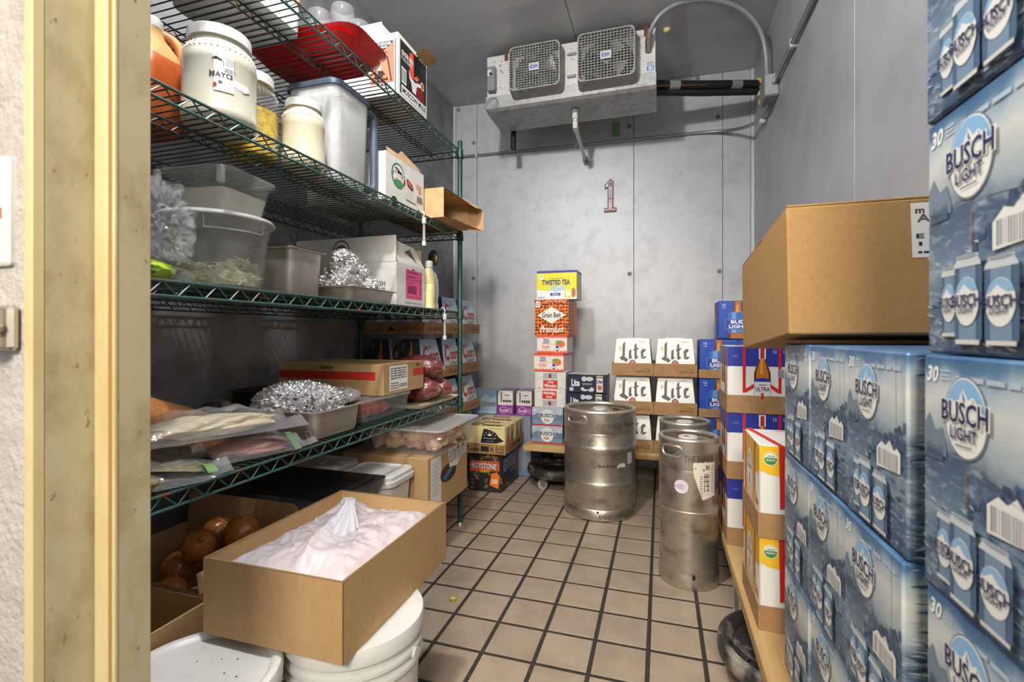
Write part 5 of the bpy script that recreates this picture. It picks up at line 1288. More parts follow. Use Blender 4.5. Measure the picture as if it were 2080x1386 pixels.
# big plain carton, sagging at its far end, on top of those cases
bigc = T('shipping_carton', MB().box(-.185, .185, 0, .58, 0, .268, ch=.004, sg=2), KRAFTB, loc=(.437, 1.113, .9985), rot=(math.radians(-4.6), 0, 0), label='large plain brown carton resting on the blue beer cases', cat='carton')
T('tape', MB().box(-.186, .186, .26, .32, .2675, .2686), M('packing_tape', S(176, 140, 92), .2, 0, transp=.3), bigc)
T('lid_flap', MB().box(-.183, .184, .001, .286, .268, .2725, ch=.001), KRAFTB, bigc)
T('lid_flap', MB().box(-.184, .183, .292, .579, .268, .2715, ch=.001), KRAFTB, bigc)
pr = Print(); pr.face((-.185, 0, 0), (.185, 0, 0), (.185, 0, .268), (-.185, 0, .268))
pr.rect(.585, .56, .83, .965, S(226, 222, 214), 0); pr.text('m', .605, .885, .645, .92, S(60, 56, 50), 1); pr.text('A', .61, .82, .67, .88, S(90, 84, 76), 1); pr.text('E', .605, .70, .64, .735, S(40, 38, 36), 1); pr.text('1', .615, .645, .63, .675, S(40, 38, 36), 1); pr.dashes(.61, .59, .78, .62, 1, S(40, 38, 36))
pr.build('shipping_label', bigc)

# ---- bottle packs in trays, white with red ribbon (three high) and gold (two high)
ULTW = M('white_pack_board', S(232, 232, 228), .42)
def ultra_bits(pr, top, gold=False):
    RED_ = S(206, 36, 40)
    pr.rect(0, .74, 1, 1, top, 0)
    if gold:
        pr.poly([(0, .74), (.12, .66), (.5, .64), (.5, .76), (0, .76)], top, 0)
def art_ultra(pr, w, d, h):
    R_ = S(208, 38, 44); B_ = S(40, 56, 150)
    pr.side(w, d, h, 'front'); pr.rect(0, .70, 1, 1, B_, 0); pr.rect(.24, .30, .29, 1, R_, 1); pr.rect(.80, .30, .845, 1, R_, 1)
    pr.poly([(.24, .30), (.29, .30), (.46, .40), (.46, .46), (.29, .36)], R_, 1); pr.poly([(.845, .30), (.80, .36), (.64, .46), (.64, .40), (.80, .30)], R_, 1)
    bottle(pr, .42, .68, .18, .99, S(226, 224, 222), 2, .36, S(226, 226, 226)); pr.rect(.52, .82, .58, .97, S(190, 40, 44), 7); pr.ell(.55, .47, .127, .06, B_, 6, 16, 0, 180)
    pr.text('ULTRA', .44, .325, .665, .39, S(30, 40, 80), 7, .01); pr.dashes(.5, .415, .62, .44, 1, S(60, 70, 110), 7); pr.rect(.53, .2, .57, .3, S(190, 40, 44), 7)
    pr.text('12', .72, .90, .775, .95, S(220, 224, 240), 1); pr.text('12', .88, .90, .935, .95, S(220, 224, 240), 1); pr.dashes(.08, .84, .18, .87, 2, S(130, 140, 200)); pr.rect(.79, .54, .89, .66, S(196, 196, 196), 2); pr.bars(.8, .55, .88, .65, S(110, 110, 110), 3, 7)
    pr.side(w, d, h, 'left'); pr.rect(0, .70, 1, 1, B_, 0); pr.rect(.86, .06, .9, 1, R_, 1); pr.rect(.1, .06, .14, 1, R_, 1); bottle(pr, .3, .52, .04, .92, S(226, 224, 222), 2); bottle(pr, .52, .74, .04, .92, S(226, 224, 222), 2)
    pr.side(w, d, h, 'top'); pr.rect(.24, 0, .29, 1, R_, 0); pr.rect(.8, 0, .845, 1, R_, 0)
ultra = carton('beer_pack', .212, .25, .243, ULTW, art_ultra, 'x', 'beer pack', .006)
utray = tray(.218, .256, .066, TRAYK, 'x')
for k, nm in enumerate(('bottom', 'middle', 'topmost')):
    z = .2105 + .2475 * k
    place(utray, (.345, 2.08, z), 0, 'shallow kraft tray under the %s white and blue beer pack' % nm, 'trays of the white and blue packs')
    place(ultra, (.345, 2.08, z + .0035), 0, 'white and blue beer pack with red ribbon, %s of its stack' % nm, 'white and blue beer packs')
def art_gold(pr, w, d, h):
    R_ = S(210, 44, 34); G_ = S(236, 190, 48)
    pr.side(w, d, h, 'front'); pr.poly([(0, .74), (.1, .69), (.3, .66), (1, .66), (1, 1), (0, 1)], G_, 0); pr.poly([(.225, 1), (.30, 1), (.30, .62), (.30, .38), (.24, .31), (.235, .62)], R_, 1); pr.poly([(.24, .31), (.50, .40), (.50, .46), (.30, .38)], R_, 1)
    pr.ell(.13, .86, .085, .075, S(240, 240, 232), 1); pr.ell(.13, .86, .076, .067, S(70, 140, 70), 2); pr.ell(.13, .87, .070, .052, S(240, 240, 232), 3, 18, 0, 180); pr.text('USDA', .08, .875, .18, .90, S(80, 110, 60), 4); pr.text('ORGANIC', .07, .835, .19, .857, S(240, 240, 232), 4)
    pr.side(w, d, h, 'left'); pr.rect(.0, .0, 1, 1, S(222, 170, 52), 0); pr.rect(.80, .0, 1, .66, S(236, 234, 228), 1); pr.rect(.04, .0, .12, .7, S(236, 234, 228), 1); pr.rect(.74, .44, .79, 1, R_, 2); pr.poly([(.74, .46), (.79, .44), (.97, .34), (.97, .30)], R_, 2); pr.rect(.14, .1, .18, 1, R_, 2)
    pr.ell(.46, .45, .2, .36, S(222, 206, 168), 1); pr.ell(.46, .62, .15, .24, S(236, 234, 228), 2); pr.text('ULTRA', .34, .6, .58, .66, S(60, 60, 66), 3); pr.dashes(.38, .7, .54, .8, 3, S(150, 140, 120), 3); pr.rect(.44, .42, .48, .54, R_, 3); pr.text('85', .85, .32, .95, .38, S(60, 60, 70), 3)
    pr.side(w, d, h, 'top'); pr.poly([(.02, 1), (.10, 1), (.30, 0), (.225, 0)], R_, 0); pr.rect(.7, .55, .95, .8, S(232, 200, 130), 0); pr.dashes(.4, .86, .56, .92, 1, S(90, 90, 90))
gold = carton('beer_pack', .206, .25, .241, ULTW, art_gold, 'x', 'beer pack', .008)
gtray = tray(.213, .257, .066, TRAYK, 'x')
for k, nm in enumerate(('lower', 'upper')):
    z = .2105 + .2465 * k
    place(gtray, (.354, 1.544, z), 0, 'shallow kraft tray under the %s white and gold beer pack' % nm, 'trays of the white and gold packs')
    place(gold, (.354, 1.544, z + .0035), 0, '%s white and gold beer pack with a green organic seal' % nm, 'white and gold beer packs')
def art_peach(pr, w, d, h):
    for sd in ('front', 'left'):
        pr.side(w, d, h, sd); pr.rect(0, .6, 1, 1, S(226, 206, 200), 0); pr.ell(.4, .4, .3, .3, S(234, 170, 110), 1); pr.rect(.0, .0, 1, .12, S(232, 196, 120), 1)
carton('beer_pack', .2, .2, .205, ULTW, art_peach, 'pale peach and white pack behind the large brown carton', 'beer pack').location = (.465, 1.555, .708)

# ---- blue bottle packs at the right of the back platform
BLU = M('blue_pack_board', S(36, 78, 176), .38, 0, var=(5, S(28, 60, 150), .4, .7))
def art_budl(pr, w, d, h):
    pr.side(w, d, h, 'front')
    bottle(pr, .22, .66, .02, 1.0, None, 1); pr.poly([(.22, .16), (.66, .16), (.66, .70), (.22, .70)], S(54, 108, 190), 6); pr.poly([(.30, .16), (.40, .16), (.40, .70), (.30, .70)], S(110, 160, 220), 7)
    pr.rect(.16, .26, .9, .52, S(34, 72, 168), 8); pr.rect(.16, .26, .9, .266, S(150, 190, 230), 9); pr.rect(.16, .514, .9, .52, S(150, 190, 230), 9); pr.rect(.16, .26, .165, .52, S(150, 190, 230), 9)
    pr.text('BUD', .28, .40, .60, .495, S(240, 242, 246), 10, .04); pr.text('LIGHT', .24, .285, .64, .38, S(240, 242, 246), 10, .04); pr.dashes(.30, .20, .58, .23, 1, S(190, 210, 236), 9)
    pr.text('12', .1, .86, .17, .92, S(230, 236, 246), 1); pr.dashes(.1, .81, .18, .84, 1, S(210, 220, 240)); pr.dashes(.36, .95, .8, .98, 1, S(130, 130, 140), 8)
    pr.side(w, d, h, 'left'); bottle(pr, .2, .5, .05, .98, S(70, 120, 190), 1); bottle(pr, .5, .8, .05, .98, S(70, 120, 190), 1)
budl = carton('beer_pack', .245, .19, .222, BLU, art_budl, 'x', 'beer pack', .006)
btray = tray(.252, .385, .05, TRAYK, 'x')
for k, nm in enumerate(('lowest', 'second', 'third')):
    z = .2835 + .2285 * k
    place(btray, (.338, 3.20, z), 0, 'kraft tray under the %s blue bottle pack on the back platform' % nm, 'trays of the blue packs')
    place(budl, (.338, 3.108, z + .0035), 0, 'blue bottle pack on the back platform, %s from the bottom' % nm, 'blue bottle packs')
place(budl, (.44, 3.125, .968), 0, 'blue bottle pack on top of the blue stack beside the big carton', 'blue bottle packs')

# ---- white tapered bottle packs in the centre of the back platform
LITEW = M('white_silver_board', S(236, 235, 232), .35, .0, var=(4, S(218, 217, 214), .45, .65))
def art_lite(pr, F):
    pr.face(*F['front'])
    D_ = S(44, 44, 48)
    nx, ny = .034, .034
    for path in [[(a, b + .05) for a, b in q] for q in ([(.24, .84), (.25, .44)], [(.20, .45), (.27, .40), (.36, .33)], [(.17, .44), (.27, .37)], [(.43, .64), (.43, .43)], [(.43, .43), (.465, .41)], [(.585, .80), (.585, .44)], [(.585, .44), (.63, .41)], [(.535, .655), (.66, .665)], [(.765, .64), (.765, .44)], [(.765, .645), (.85, .62), (.80, .55)], [(.765, .43), (.86, .435)])]:
        pr.line(path, nx, ny, D_, 2)
    pr.line([(.43, .81), (.435, .825)], .034, .03, D_, 2)
    pr.text('Miller', .10, .66, .30, .80, S(206, 186, 130), 1, .01, .3); pr.dashes(.66, .89, .88, .93, 2, S(170, 160, 140)); pr.rect(.14, .30, .9, .306, S(196, 190, 180), 1)
    pr.ell(.5, .31, .10, .12, S(180, 150, 100), 1); pr.ell(.5, .31, .085, .10, S(40, 52, 100), 2); pr.ell(.5, .33, .05, .06, S(196, 90, 60), 3)
    for sd in ('left', 'right'):
        pr.face(*F[sd]); pr.rect(.0, .0, 1, 1, S(204, 202, 198), 0); pr.rect(0, 0, .04, 1, S(40, 40, 44), 1); pr.rect(.96, 0, 1, 1, S(40, 40, 44), 1); bottle(pr, .3, .5, .25, .95, S(230, 228, 222), 1); bottle(pr, .5, .7, .25, .95, S(230, 228, 222), 1)
def txt_lite(pr, w, d, h):
    pr.side(w, d, h, 'front'); pr.text('2 12 PACKS', .76, .50, .94, .64, S(84, 62, 42), 0, .01); pr.text('BOTTLES', .60, .28, .94, .44, S(84, 62, 42), 0, .02)
    pr.side(w, d, h, 'right'); pr.dashes(.2, .3, .8, .6, 1, S(110, 84, 60))
lite = taper('beer_pack', .236, .187, .2205, .196, .10, LITEW, art_lite, 'x')
ltray = tray(.245, .39, .076, TRAYK, 'x', txt_lite)
for i, (x, cn) in enumerate(((-.1655, 'left'), (.0815, 'right'))):
    for k, nm in enumerate(('bottom', 'middle', 'topmost')):
        z = .2835 + .2305 * k
        place(ltray, (x, 3.197, z), 0, 'kraft tray under the %s white tapered pack, %s column' % (nm, cn), 'trays of the white tapered packs')
        place(lite, (x, 3.103, z + .0035), 0, 'white tapered bottle pack, %s in the %s column behind the kegs' % (nm, cn), 'white tapered bottle packs')
        place(lite, (x, 3.292, z + .0035), 0, 'white tapered bottle pack in the rear row of the back platform', 'white tapered bottle packs, rear row')

# ---- navy can packs beside them
NVB = M('navy_pack_board', S(30, 36, 64), .38)
def art_navy(pr, w, d, h):
    pr.side(w, d, h, 'front'); pr.text('Lite', .10, .36, .31, .76, S(228, 228, 230), 1, .04); pr.dashes(.38, .46, .62, .56, 2, S(210, 210, 214)); pr.ell(.44, .22, .1, .12, S(206, 206, 208), 1); pr.ell(.6, .2, .08, .12, S(206, 206, 208), 1); pr.ell(.42, .78, .06, .14, S(206, 206, 208), 1); pr.ell(.56, .78, .1, .12, S(206, 206, 208), 1); pr.ell(.5, .3, .09, .1, S(30, 36, 64), 2)
    pr.rect(.74, .06, .90, .84, S(214, 212, 208), 1); pr.text('Lite', .755, .55, .885, .75, S(40, 40, 60), 2, .04); pr.ell(.82, .32, .055, .14, S(190, 96, 60), 2); pr.rect(.74, .88, .90, .97, S(196, 176, 120), 1); pr.rect(.05, .1, .15, .3, S(190, 196, 204), 1)
    pr.side(w, d, h, 'top'); pr.rect(0, 0, 1, 1, S(206, 206, 206), 0); pr.rect(0, 0, .4, .1, S(40, 44, 70), 1); pr.rect(.7, 0, 1, .1, S(40, 44, 70), 1)
    pr.side(w, d, h, 'right'); pr.rect(0, 0, 1, 1, S(214, 212, 210), 0)
navy = carton('can_pack', .245, .20, .1135, NVB, art_navy, 'x', 'can pack', .004)
for k, nm in enumerate(('lowest', 'second', 'third', 'topmost')):
    place(navy, (-.456 + .004 * k, 3.115, .2835 + .1145 * k), .02 * (k % 2), 'navy can pack, %s of the stack behind the large keg' % nm, 'navy can packs')

# ---- the tall mixed stack on the back platform
def art_bna(pr, w, d, h):
    pr.side(w, d, h, 'front'); pr.rect(0, .55, 1, 1, S(176, 188, 200), 0); pr.rect(0, 0, 1, .58, S(122, 144, 172), 0); pr.poly([(0, .5), (.2, .72), (.3, .6), (.5, .7), (.7, .55), (.9, .75), (1, .6), (1, .3), (0, .3)], S(104, 126, 154), 1)
    pr.rect(0, 0, 1, .07, S(190, 36, 44), 3); pr.ell(.5, .5, .21, .40, S(232, 232, 228), 3); pr.ell(.5, .5, .19, .36, S(210, 220, 228), 4, 20, 0, 180)
    pr.text('BUSCH', .24, .44, .76, .70, S(240, 240, 236), 5, .05); pr.text('BUSCH', .255, .455, .745, .685, S(40, 46, 66), 6, .025); pr.text('NA', .40, .22, .58, .40, S(190, 60, 56), 6); pr.rect(.84, .62, .95, .88, S(190, 200, 210), 2); pr.dashes(.05, .8, .12, .92, 1, S(230, 236, 240), 2)
    pr.side(w, d, h, 'right'); pr.rect(0, 0, 1, 1, S(120, 140, 164), 0); pr.rect(0, 0, 1, .07, S(190, 36, 44), 1)
bna = carton('can_pack', .204, .26, .1165, WHITEB, art_bna, 'x', 'can pack', .004)
for k, nm in enumerate(('bottom', 'upper')):
    place(bna, (-.706, 3.18, .2835 + .1175 * k), .02 * k - .01, 'pale blue can pack with round white emblem, %s of the pair' % nm, 'pale blue can packs')
def art_mil(pr, w, d, h):
    pr.side(w, d, h, 'front'); pr.rect(.28, .06, .74, .52, S(206, 54, 50), 1); pr.text('Old', .42, .34, .6, .48, S(240, 236, 232), 2, .02); pr.text('Milwaukee', .31, .12, .71, .32, S(240, 236, 232), 2, .02, .2); pr.rect(.28, .60, .72, .92, S(176, 176, 178), 1); pr.ell(.5, .76, .05, .13, S(150, 60, 60), 2); pr.rect(.1, .56, .92, .575, S(180, 190, 190), 1); pr.dashes(.1, .1, .2, .16, 1, S(170, 120, 120)); pr.dashes(.8, .1, .92, .16, 1, S(170, 120, 120))
mil = carton('can_pack', .207, .26, .1165, WHITEB, art_mil, 'x', 'can pack', .004)
m1 = place(mil, (-.692, 3.185, .5185), 0, 'white can pack with red square upside down, lower of the pair', 'white can packs with a red square')
m1.rotation_euler = (0, math.pi, 0); m1.location = (-.690, 3.185, .5185 + .117)
place(mil, (-.69, 3.185, .6365), .015, 'white can pack with red square, upper of the pair', 'white can packs with a red square')
m2 = [o for o in bpy.data.objects if o.name.startswith('can_pack') and o.get('label', '').startswith('white can pack with red square, upper')]
def art_che(pr, w, d, h):
    pr.side(w, d, h, 'front'); pr.rect(0, 0, 1, 1, S(240, 226, 216), 0)
    for y0, y1, s in ((.88, 1, -1), (0, .10, 1)):
        pr.rect(0, y0, 1, y1, S(226, 84, 60), 1)
        for k in range(8):
            pr.ell(.06 + .125 * k, y0 if s < 0 else y1, .05, .05, S(236, 120, 96), 2, 10)
    pr.text('BUD', .22, .68, .40, .80, S(40, 60, 150), 2, .04); pr.text('LIGHT', .19, .54, .43, .66, S(40, 60, 150), 2, .04); pr.text('Chelada', .16, .28, .42, .46, S(214, 60, 44), 2, .01, .3); pr.rect(.18, .2, .4, .215, S(214, 60, 44), 2); pr.rect(.3, .5, .8, .515, S(100, 130, 90), 2)
    pr.ell(.78, .52, .15, .2, S(232, 110, 60), 1); pr.ell(.72, .62, .1, .1, S(120, 160, 70), 2); pr.rect(.60, .06, .76, .44, S(206, 216, 230), 3); pr.rect(.63, .3, .73, .42, S(40, 60, 150), 4); pr.rect(.63, .08, .73, .2, S(226, 90, 60), 4)
    pr.side(w, d, h, 'right'); pr.rect(0, 0, 1, 1, S(236, 214, 206), 0); pr.rect(0, .88, 1, 1, S(226, 84, 60), 1)
che = carton('can_pack', .196, .26, .1165, WHITEB, art_che, 'x', 'can pack', .004)
place(che, (-.692, 3.18, .7545), -.03, 'white and orange-red can pack, lower of the pair in the tall stack', 'white and orange-red can packs')
place(che, (-.678, 3.18, .8725), .03, 'white and orange-red can pack, upper of the pair in the tall stack', 'white and orange-red can packs')
def art_grain(pr, w, d, h):
    rnd = random.Random(4)
    for sd in ('front', 'right'):
        pr.side(w, d, h, sd); pr.rect(0, 0, 1, 1, S(232, 116, 40), 0)
        for i in range(11):
            for j in range(11):
                if sd == 'right' and i > 6: continue
                cx, cy = (i + .5) / 11 + rnd.uniform(-.02, .02), (j + .5) / 11 + rnd.uniform(-.02, .02)
                n = 7; a0 = rnd.random() * 6
                pr.poly([(cx + rnd.uniform(.024, .05) * math.cos(a0 + q * 6.28 / n), cy + rnd.uniform(.018, .044) * math.sin(a0 + q * 6.28 / n)) for q in range(n)], S(64, 38, 22), 1)
    pr.side(w, d, h, 'front')
    pr.poly([(.08, .56), (.5, .32), (.92, .56), (.5, .80)], S(240, 236, 228), 3); pr.text('Grain Belt', .22, .49, .78, .64, S(40, 34, 32), 4, .02); pr.text('Premium', .16, .08, .86, .26, S(246, 240, 230), 4, .015, .35); pr.line([(.12, .14), (.2, .24), (.3, .16), (.24, .1)], .008, .006, S(246, 240, 230), 4)
    pr.rect(.03, .78, .16, .95, S(238, 232, 220), 3); pr.dashes(.045, .82, .145, .92, 2, S(120, 90, 60), 4); pr.dashes(.3, .94, .95, .975, 1, S(240, 210, 180), 3)
place(carton('beer_case', .224, .28, .232, M('orange_board', S(206, 104, 40), .45), art_grain, 'x', 'beer case', .004), (-.675, 3.19, .990), -.02, 'orange leopard-print beer case in the tall stack', 'cases of the tall mixed stack')
def art_tea(pr, w, d, h):
    pr.side(w, d, h, 'front'); pr.rect(0, .0, 1, .34, S(236, 238, 242), 0); pr.poly([(0, .34), (.3, .30), (.6, .4), (1, .32), (1, 1), (0, 1)], S(228, 220, 40), 1); pr.rect(0, .92, 1, 1, S(50, 56, 150), 2)
    pr.text('TWISTED TEA', .13, .50, .84, .68, S(40, 44, 110), 3, .04); pr.dashes(.32, .72, .68, .75, 1, S(60, 60, 80), 3); pr.text('Light', .30, .26, .74, .50, S(70, 150, 210), 4, .06, .3); pr.text('Light', .31, .27, .73, .49, S(236, 244, 250), 5, .01, .3); pr.rect(.34, .13, .6, .22, S(50, 56, 150), 3); pr.text('LEMON', .39, .15, .55, .20, S(236, 238, 242), 4)
    pr.rect(.70, .06, .88, .36, S(232, 222, 60), 5); pr.ell(.79, .2, .06, .1, S(240, 240, 240), 6); pr.ell(.92, .22, .06, .16, S(190, 110, 40), 4); pr.ell(.11, .78, .055, .075, S(236, 238, 242), 3); pr.text('12', .08, .77, .14, .82, S(50, 56, 150), 4); pr.dashes(.03, .04, .2, .1, 2, S(50, 56, 150), 3)
    pr.side(w, d, h, 'right'); pr.rect(0, 0, 1, 1, S(206, 204, 180), 0); pr.rect(0, .92, 1, 1, S(50, 56, 150), 1)
place(carton('can_pack', .262, .20, .187, WHITEB, art_tea, 'x', 'can pack', .004), (-.647, 3.16, 1.2225), .01, 'yellow and blue tea can pack on top of the tall stack', 'cases of the tall mixed stack')

# ---- red-script bottle packs stacked by the shelving
CRSW = bpy.data.materials.new('mountain_white_board'); CRSW.use_nodes = True
nt = CRSW.node_tree; N, L = nt.nodes, nt.links
tc = N.new('ShaderNodeTexCoord'); sep = N.new('ShaderNodeSeparateXYZ'); L.new(tc.outputs['Object'], sep.inputs[0])
nz = N.new('ShaderNodeTexNoise'); nz.inputs['Scale'].default_value = 22; nz.inputs['Detail'].default_value = 5; L.new(tc.outputs['Object'], nz.inputs['Vector'])
ma = N.new('ShaderNodeMath'); ma.operation = 'MULTIPLY_ADD'; ma.inputs[1].default_value = .05; L.new(nz.outputs['Fac'], ma.inputs[0]); L.new(sep.outputs['Z'], ma.inputs[2])
mr = N.new('ShaderNodeMapRange'); mr.inputs['From Min'].default_value = .02; mr.inputs['From Max'].default_value = .25; L.new(ma.outputs[0], mr.inputs['Value'])
cr = N.new('ShaderNodeValToRGB'); L.new(mr.outputs[0], cr.inputs[0])
stops = [(0, S(232, 234, 236)), (.62, S(226, 230, 234)), (.74, S(176, 196, 216)), (.9, S(128, 158, 190)), (1, S(150, 176, 204))]
while len(cr.color_ramp.elements) < len(stops):
    cr.color_ramp.elements.new(.5)
for e, (p, c) in zip(cr.color_ramp.elements, stops):
    e.position = p; e.color = c
N['Principled BSDF'].inputs['Roughness'].default_value = .4
L.new(cr.outputs[0], N['Principled BSDF'].inputs['Base Color'])
def coors(pr, x0, y0, x1, y1, col, ly):
    """looping red script"""
    w, h = x1 - x0, y1 - y0
    def st(pts, t=.03):
        pr.line([(x0 + a * w, y0 + b * h) for a, b in pts], t * w, t * h * .35, col, ly)
    def ring(pts, t0, t1):
        for k in range(len(pts) - 1):
            (a, b), (c, d) = pts[k], pts[k + 1]
            t = t0 if k % 2 else t1
            ux, uy = d - b, -(c - a)
            q = math.hypot(ux, uy) or 1
            ux, uy = ux / q, uy / q
            pr.poly([(x0 + (a - ux * t) * w, y0 + (b - uy * t * 1.5) * h), (x0 + (a + ux * t) * w, y0 + (b + uy * t * 1.5) * h), (x0 + (c + ux * t) * w, y0 + (d + uy * t * 1.5) * h), (x0 + (c - ux * t) * w, y0 + (d - uy * t * 1.5) * h)], col, ly)
    # capital with a curled head, then the small letters
    pr.text('C', x0, y0 - .04 * h, x0 + .36 * w, y0 + h, col, ly, .045, .2)
    ring([(.0, .98), (.05, 1.04), (.12, .98)], .015, .015)
    pr.text('oors', x0 + .38 * w, y0, x0 + w, y0 + .56 * h, col, ly, .035, .25)
def art_coors(pr, F):
    pr.face(*F['front']); coors(pr, .10, .40, .95, .84, S(176, 34, 44), 2); pr.text('LIGHT', .34, .275, .86, .37, S(50, 54, 72), 2, .015); pr.poly([(.46, .76), (.54, .88), (.60, .76)], S(70, 110, 170), 1)
    pr.face(*F['left']); pr.rect(0, 0, 1, 1, S(52, 58, 76), 0); pr.poly([(0, .0), (1, 0), (1, .3), (.7, .42), (.45, .3), (.2, .46), (0, .36)], S(150, 168, 190), 1); bottle(pr, .42, .72, .05, .97, S(210, 214, 222), 2); pr.rect(.08, .72, .2, .9, S(120, 126, 140), 1); pr.dashes(.09, .73, .19, .89, 5, S(60, 64, 80), 2); coors(pr, .06, .06, .42, .26, S(190, 44, 54), 3)
    pr.face(*F['right']); pr.rect(0, 0, 1, 1, S(70, 78, 98), 0)
def txt_coors(pr, w, d, h):
    for sd in ('front', 'left'):
        pr.side(w, d, h, sd); pr.text('COORS', .14, .28, .36, .62, S(104, 78, 50), 0); pr.poly([(.42, .26), (.55, .26), (.485, .72)], S(48, 40, 36), 0); pr.text('LIGHT', .58, .28, .88, .62, S(90, 68, 46), 0, .03)
cpk = taper('beer_pack', .268, .188, .222, .205, .105, CRSW, art_coors, 'x')
ctry = tray(.276, .39, .064, TRAYK, 'x', txt_coors)
for i, cn in enumerate(('nearest', 'middle', 'far')):
    y = 2.335 + .14 + .279 * i
    for k, nm in enumerate(('bottom', 'second', 'third', 'topmost')):
        z = .2325 + .2555 * k
        place(ctry, (-1.4175, y, z), HP, 'kraft tray under the %s red-script pack, %s column by the shelving' % (nm, cn), 'trays of the red-script packs')
        place(cpk, (-1.323, y, z + .0035), HP, 'white red-script bottle pack, %s in the %s column by the shelving' % (nm, cn), 'red-script bottle packs by the shelving')
        if i == 0 or k == 3:
            place(cpk, (-1.514, y, z + .0035), HP, 'white red-script bottle pack in the rear row against the left wall', 'red-script bottle packs, rear row')

# ---- floor stack in the far left: camouflage case, cream packs in a tray, purple packs
CAMO = M('camouflage_board', S(44, 40, 36), .45, 0, var=(26, S(150, 142, 130), .56, .66))
def art_key(pr, w, d, h):
    pr.side(w, d, h, 'front'); pr.poly([(.06, .50), (.08, .78), (.92, .80), (.94, .56), (.70, .54)], S(206, 92, 42), 1); pr.text('KEYSTONE', .12, .575, .86, .74, S(24, 34, 70), 2, .07, .15); pr.text('KEYSTONE', .13, .585, .85, .73, S(232, 234, 240), 3, .02, .15); pr.text('LIGHT', .34, .49, .66, .56, S(236, 190, 50), 3, .03, .15); pr.dashes(.4, .86, .9, .93, 2, S(176, 130, 60), 2)
    pr.poly([(.64, .18), (.90, .10), (.95, .42), (.86, .52), (.70, .48)], S(240, 120, 44), 4); pr.rect(.70, .22, .88, .34, S(246, 190, 150), 5); pr.text('30', .05, .05, .2, .11, S(120, 118, 112), 1)
    pr.side(w, d, h, 'right'); pr.rect(0, .3, 1, .96, S(30, 44, 84), 1); pr.text('KEYSTONE', .06, .48, .8, .82, S(150, 164, 196), 2, .03, .15); pr.text('LIGHT', .5, .36, .8, .46, S(190, 160, 60), 2, .02, .15); pr.rect(.86, .2, .98, .9, S(170, 60, 36), 2)
place(carton('beer_case', .225, .36, .247, CAMO, art_key, 'x'), (-1.063, 3.03, 0), 0, 'dark camouflage beer case on the floor with an orange tag', 'cases in the far left corner')
CRM = M('cream_pack_board', S(226, 210, 150), .45)
def art_banq(pr, w, d, h):
    pr.side(w, d, h, 'front', .060); pr.poly([(.42, .04), (.46, .5), (.5, .86), (.62, .82), (.78, .66), (.86, .4), (.98, .2), (.8, .04)], S(36, 40, 44), 1); pr.ell(.64, .38, .17, .3, S(36, 40, 44), 2); pr.dashes(.52, .3, .76, .36, 1, S(220, 214, 190), 3); pr.ell(.64, .52, .05, .07, S(220, 214, 190), 3)
    for q in range(7):
        a = math.radians(200 - 220 * q / 6); pr.ell(.64 + .14 * math.cos(a), .42 + .26 * math.sin(a), .014, .03, S(230, 224, 200), 3, 8)
    pr.dashes(.55, .14, .74, .18, 1, S(220, 214, 190), 3); pr.text('12', .66, .88, .72, .95, S(120, 96, 40), 1); pr.dashes(.74, .88, .92, .95, 1, S(150, 126, 70)); pr.rect(.0, .3, .06, .5, S(36, 40, 44), 1)
    pr.side(w, d, h, 'right'); bottle(pr, .18, .5, .08, .9, S(120, 70, 50), 1, .3); pr.rect(.6, .05, .9, .55, S(70, 78, 84), 1); pr.ell(.75, .55, .15, .2, S(110, 126, 136), 1); pr.dashes(.6, .7, .92, .95, 4, S(150, 130, 90))
    pr.side(w, d, h, 'top'); coors(pr, .12, .08, .88, .52, S(44, 38, 34), 1); pr.rect(.30, .62, .72, .84, S(170, 44, 44), 1); pr.dashes(.34, .68, .68, .78, 1, S(230, 210, 170), 2)
def txt_banq(pr, w, d, h):
    pr.side(w, d, h, 'front'); coors(pr, .04, .22, .40, .78, S(60, 44, 30), 0); pr.rect(.44, .25, .62, .75, S(50, 44, 40), 0); pr.text('2-12', .78, .45, .96, .85, S(50, 40, 30), 0); pr.dashes(.78, .15, .96, .38, 2, S(70, 54, 40)); pr.bars(.66, .3, .73, .7, S(60, 48, 36), 0, 5)
    pr.side(w, d, h, 'right'); pr.text('A COORS', .2, .2, .6, .8, S(80, 62, 44), 0, .03); pr.rect(.64, .25, .8, .75, S(60, 50, 42), 0)
btr = tray(.288, .41, .062, TRAYK, 'x', txt_banq)
btr.location = (-1.06, 3.022, .2475); btr['label'] = 'kraft tray of cream bottle packs on the camouflage case'
ban = carton('beer_pack', .278, .198, .168, CRM, art_banq, 'x', 'beer pack', .004)
place(ban, (-1.06, 2.922, .2510), 0, 'cream bottle pack with black badge, front of the floor tray', 'cream bottle packs')
place(ban, (-1.06, 3.123, .2510), 0, 'cream bottle pack behind the other in the floor tray', 'cream bottle packs')
def art_silv(pr, w, d, h):
    pr.side(w, d, h, 'front'); pr.poly([(0, 0), (1, 0), (1, .2), (.6, .3), (.3, .18), (0, .28)], S(110, 134, 164), 0)
    pr.side(w, d, h, 'right'); pr.rect(0, .2, 1, .5, S(120, 140, 166), 0)
sil = carton('beer_case', .262, .36, .209, M('silver_blue_board', S(132, 142, 154), .4), art_silv, 'x')
for x, cn in ((-1.27, 'left'), (-1.0, 'right')):
    for k, nm in enumerate(('lower', 'upper')):
        place(sil, (x, 3.425, .2100 * k), 0, 'silver-blue beer case, %s of the %s stack behind the cream packs' % (nm, cn), 'silver-blue cases in the corner')
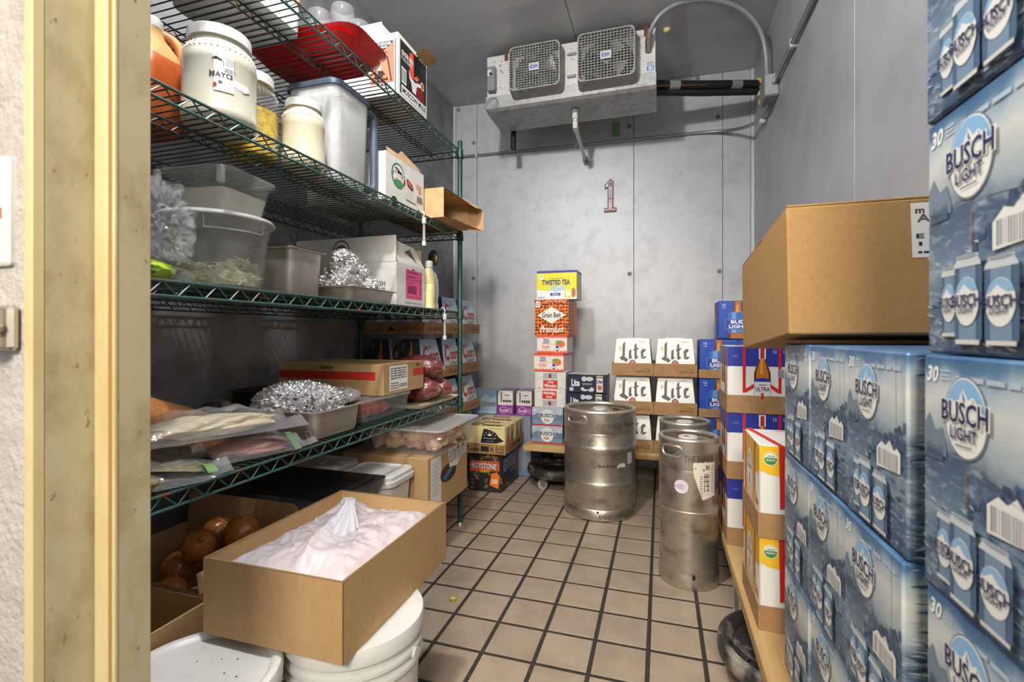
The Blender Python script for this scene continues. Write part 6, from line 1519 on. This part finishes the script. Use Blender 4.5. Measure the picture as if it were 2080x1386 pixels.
def art_purp(pr, w, d, h):
    pr.side(w, d, h, 'front'); pr.rect(0, 0, 1, .40, S(142, 60, 150), 0); pr.ell(.4, .19, .26, .15, S(214, 180, 218), 1); pr.ell(.4, .19, .23, .125, S(142, 60, 150), 2); pr.text('Cocktail', .14, .13, .7, .25, S(240, 230, 242), 3, .02, .2); pr.dashes(.72, .08, .96, .3, 5, S(206, 170, 212))
    pr.rect(.2, .52, .30, .94, S(120, 118, 120), 1); pr.dashes(.46, .80, .8, .88, 1, S(70, 70, 72)); pr.dashes(.36, .7, .9, .72, 1, S(180, 176, 176))
    for k in range(4):
        pr.rect(.36 + .14 * k, .52, .47 + .14 * k, .62, S(44, 44, 48), 1)
    pr.rect(.02, .92, .1, .98, S(90, 80, 90), 1)
    pr.side(w, d, h, 'right'); pr.rect(0, 0, 1, 1, S(170, 150, 166), 0); pr.rect(0, 0, 1, .4, S(128, 64, 134), 1); pr.side(w, d, h, 'top'); pr.rect(0, 0, 1, 1, S(150, 96, 150), 0)
prp = carton('can_pack', .114, .19, .172, WHITEB, art_purp, 'x', 'can pack', .003)
place(prp, (-1.065, 3.36, .4195), .02, 'white and purple cocktail pack beside the pale blue bottle pack', 'white and purple cocktail packs')
place(prp, (-.925, 3.37, .4195), -.02, 'white and purple cocktail pack beside the tall mixed stack', 'white and purple cocktail packs')
def art_pale(pr, w, d, h):
    pr.side(w, d, h, 'front'); pr.poly([(0, .62), (.2, .8), (.4, .66), (.6, .86), (.8, .7), (1, .8), (1, 1), (0, 1)], S(120, 150, 180), 0); pr.text('COORS', .46, .34, .98, .52, S(96, 60, 66), 1, .02, .1); pr.rect(.05, .06, .95, .12, S(190, 204, 216), 0)
    pr.side(w, d, h, 'right'); pr.rect(0, 0, 1, 1, S(110, 136, 164), 0)
place(carton('can_pack', .205, .19, .165, M('pale_blue_board', S(160, 182, 202), .4), art_pale, 'x', 'can pack'), (-1.235, 3.36, .4195), .03, 'pale blue can pack standing left of the purple cocktail packs', 'cases in the far left corner')
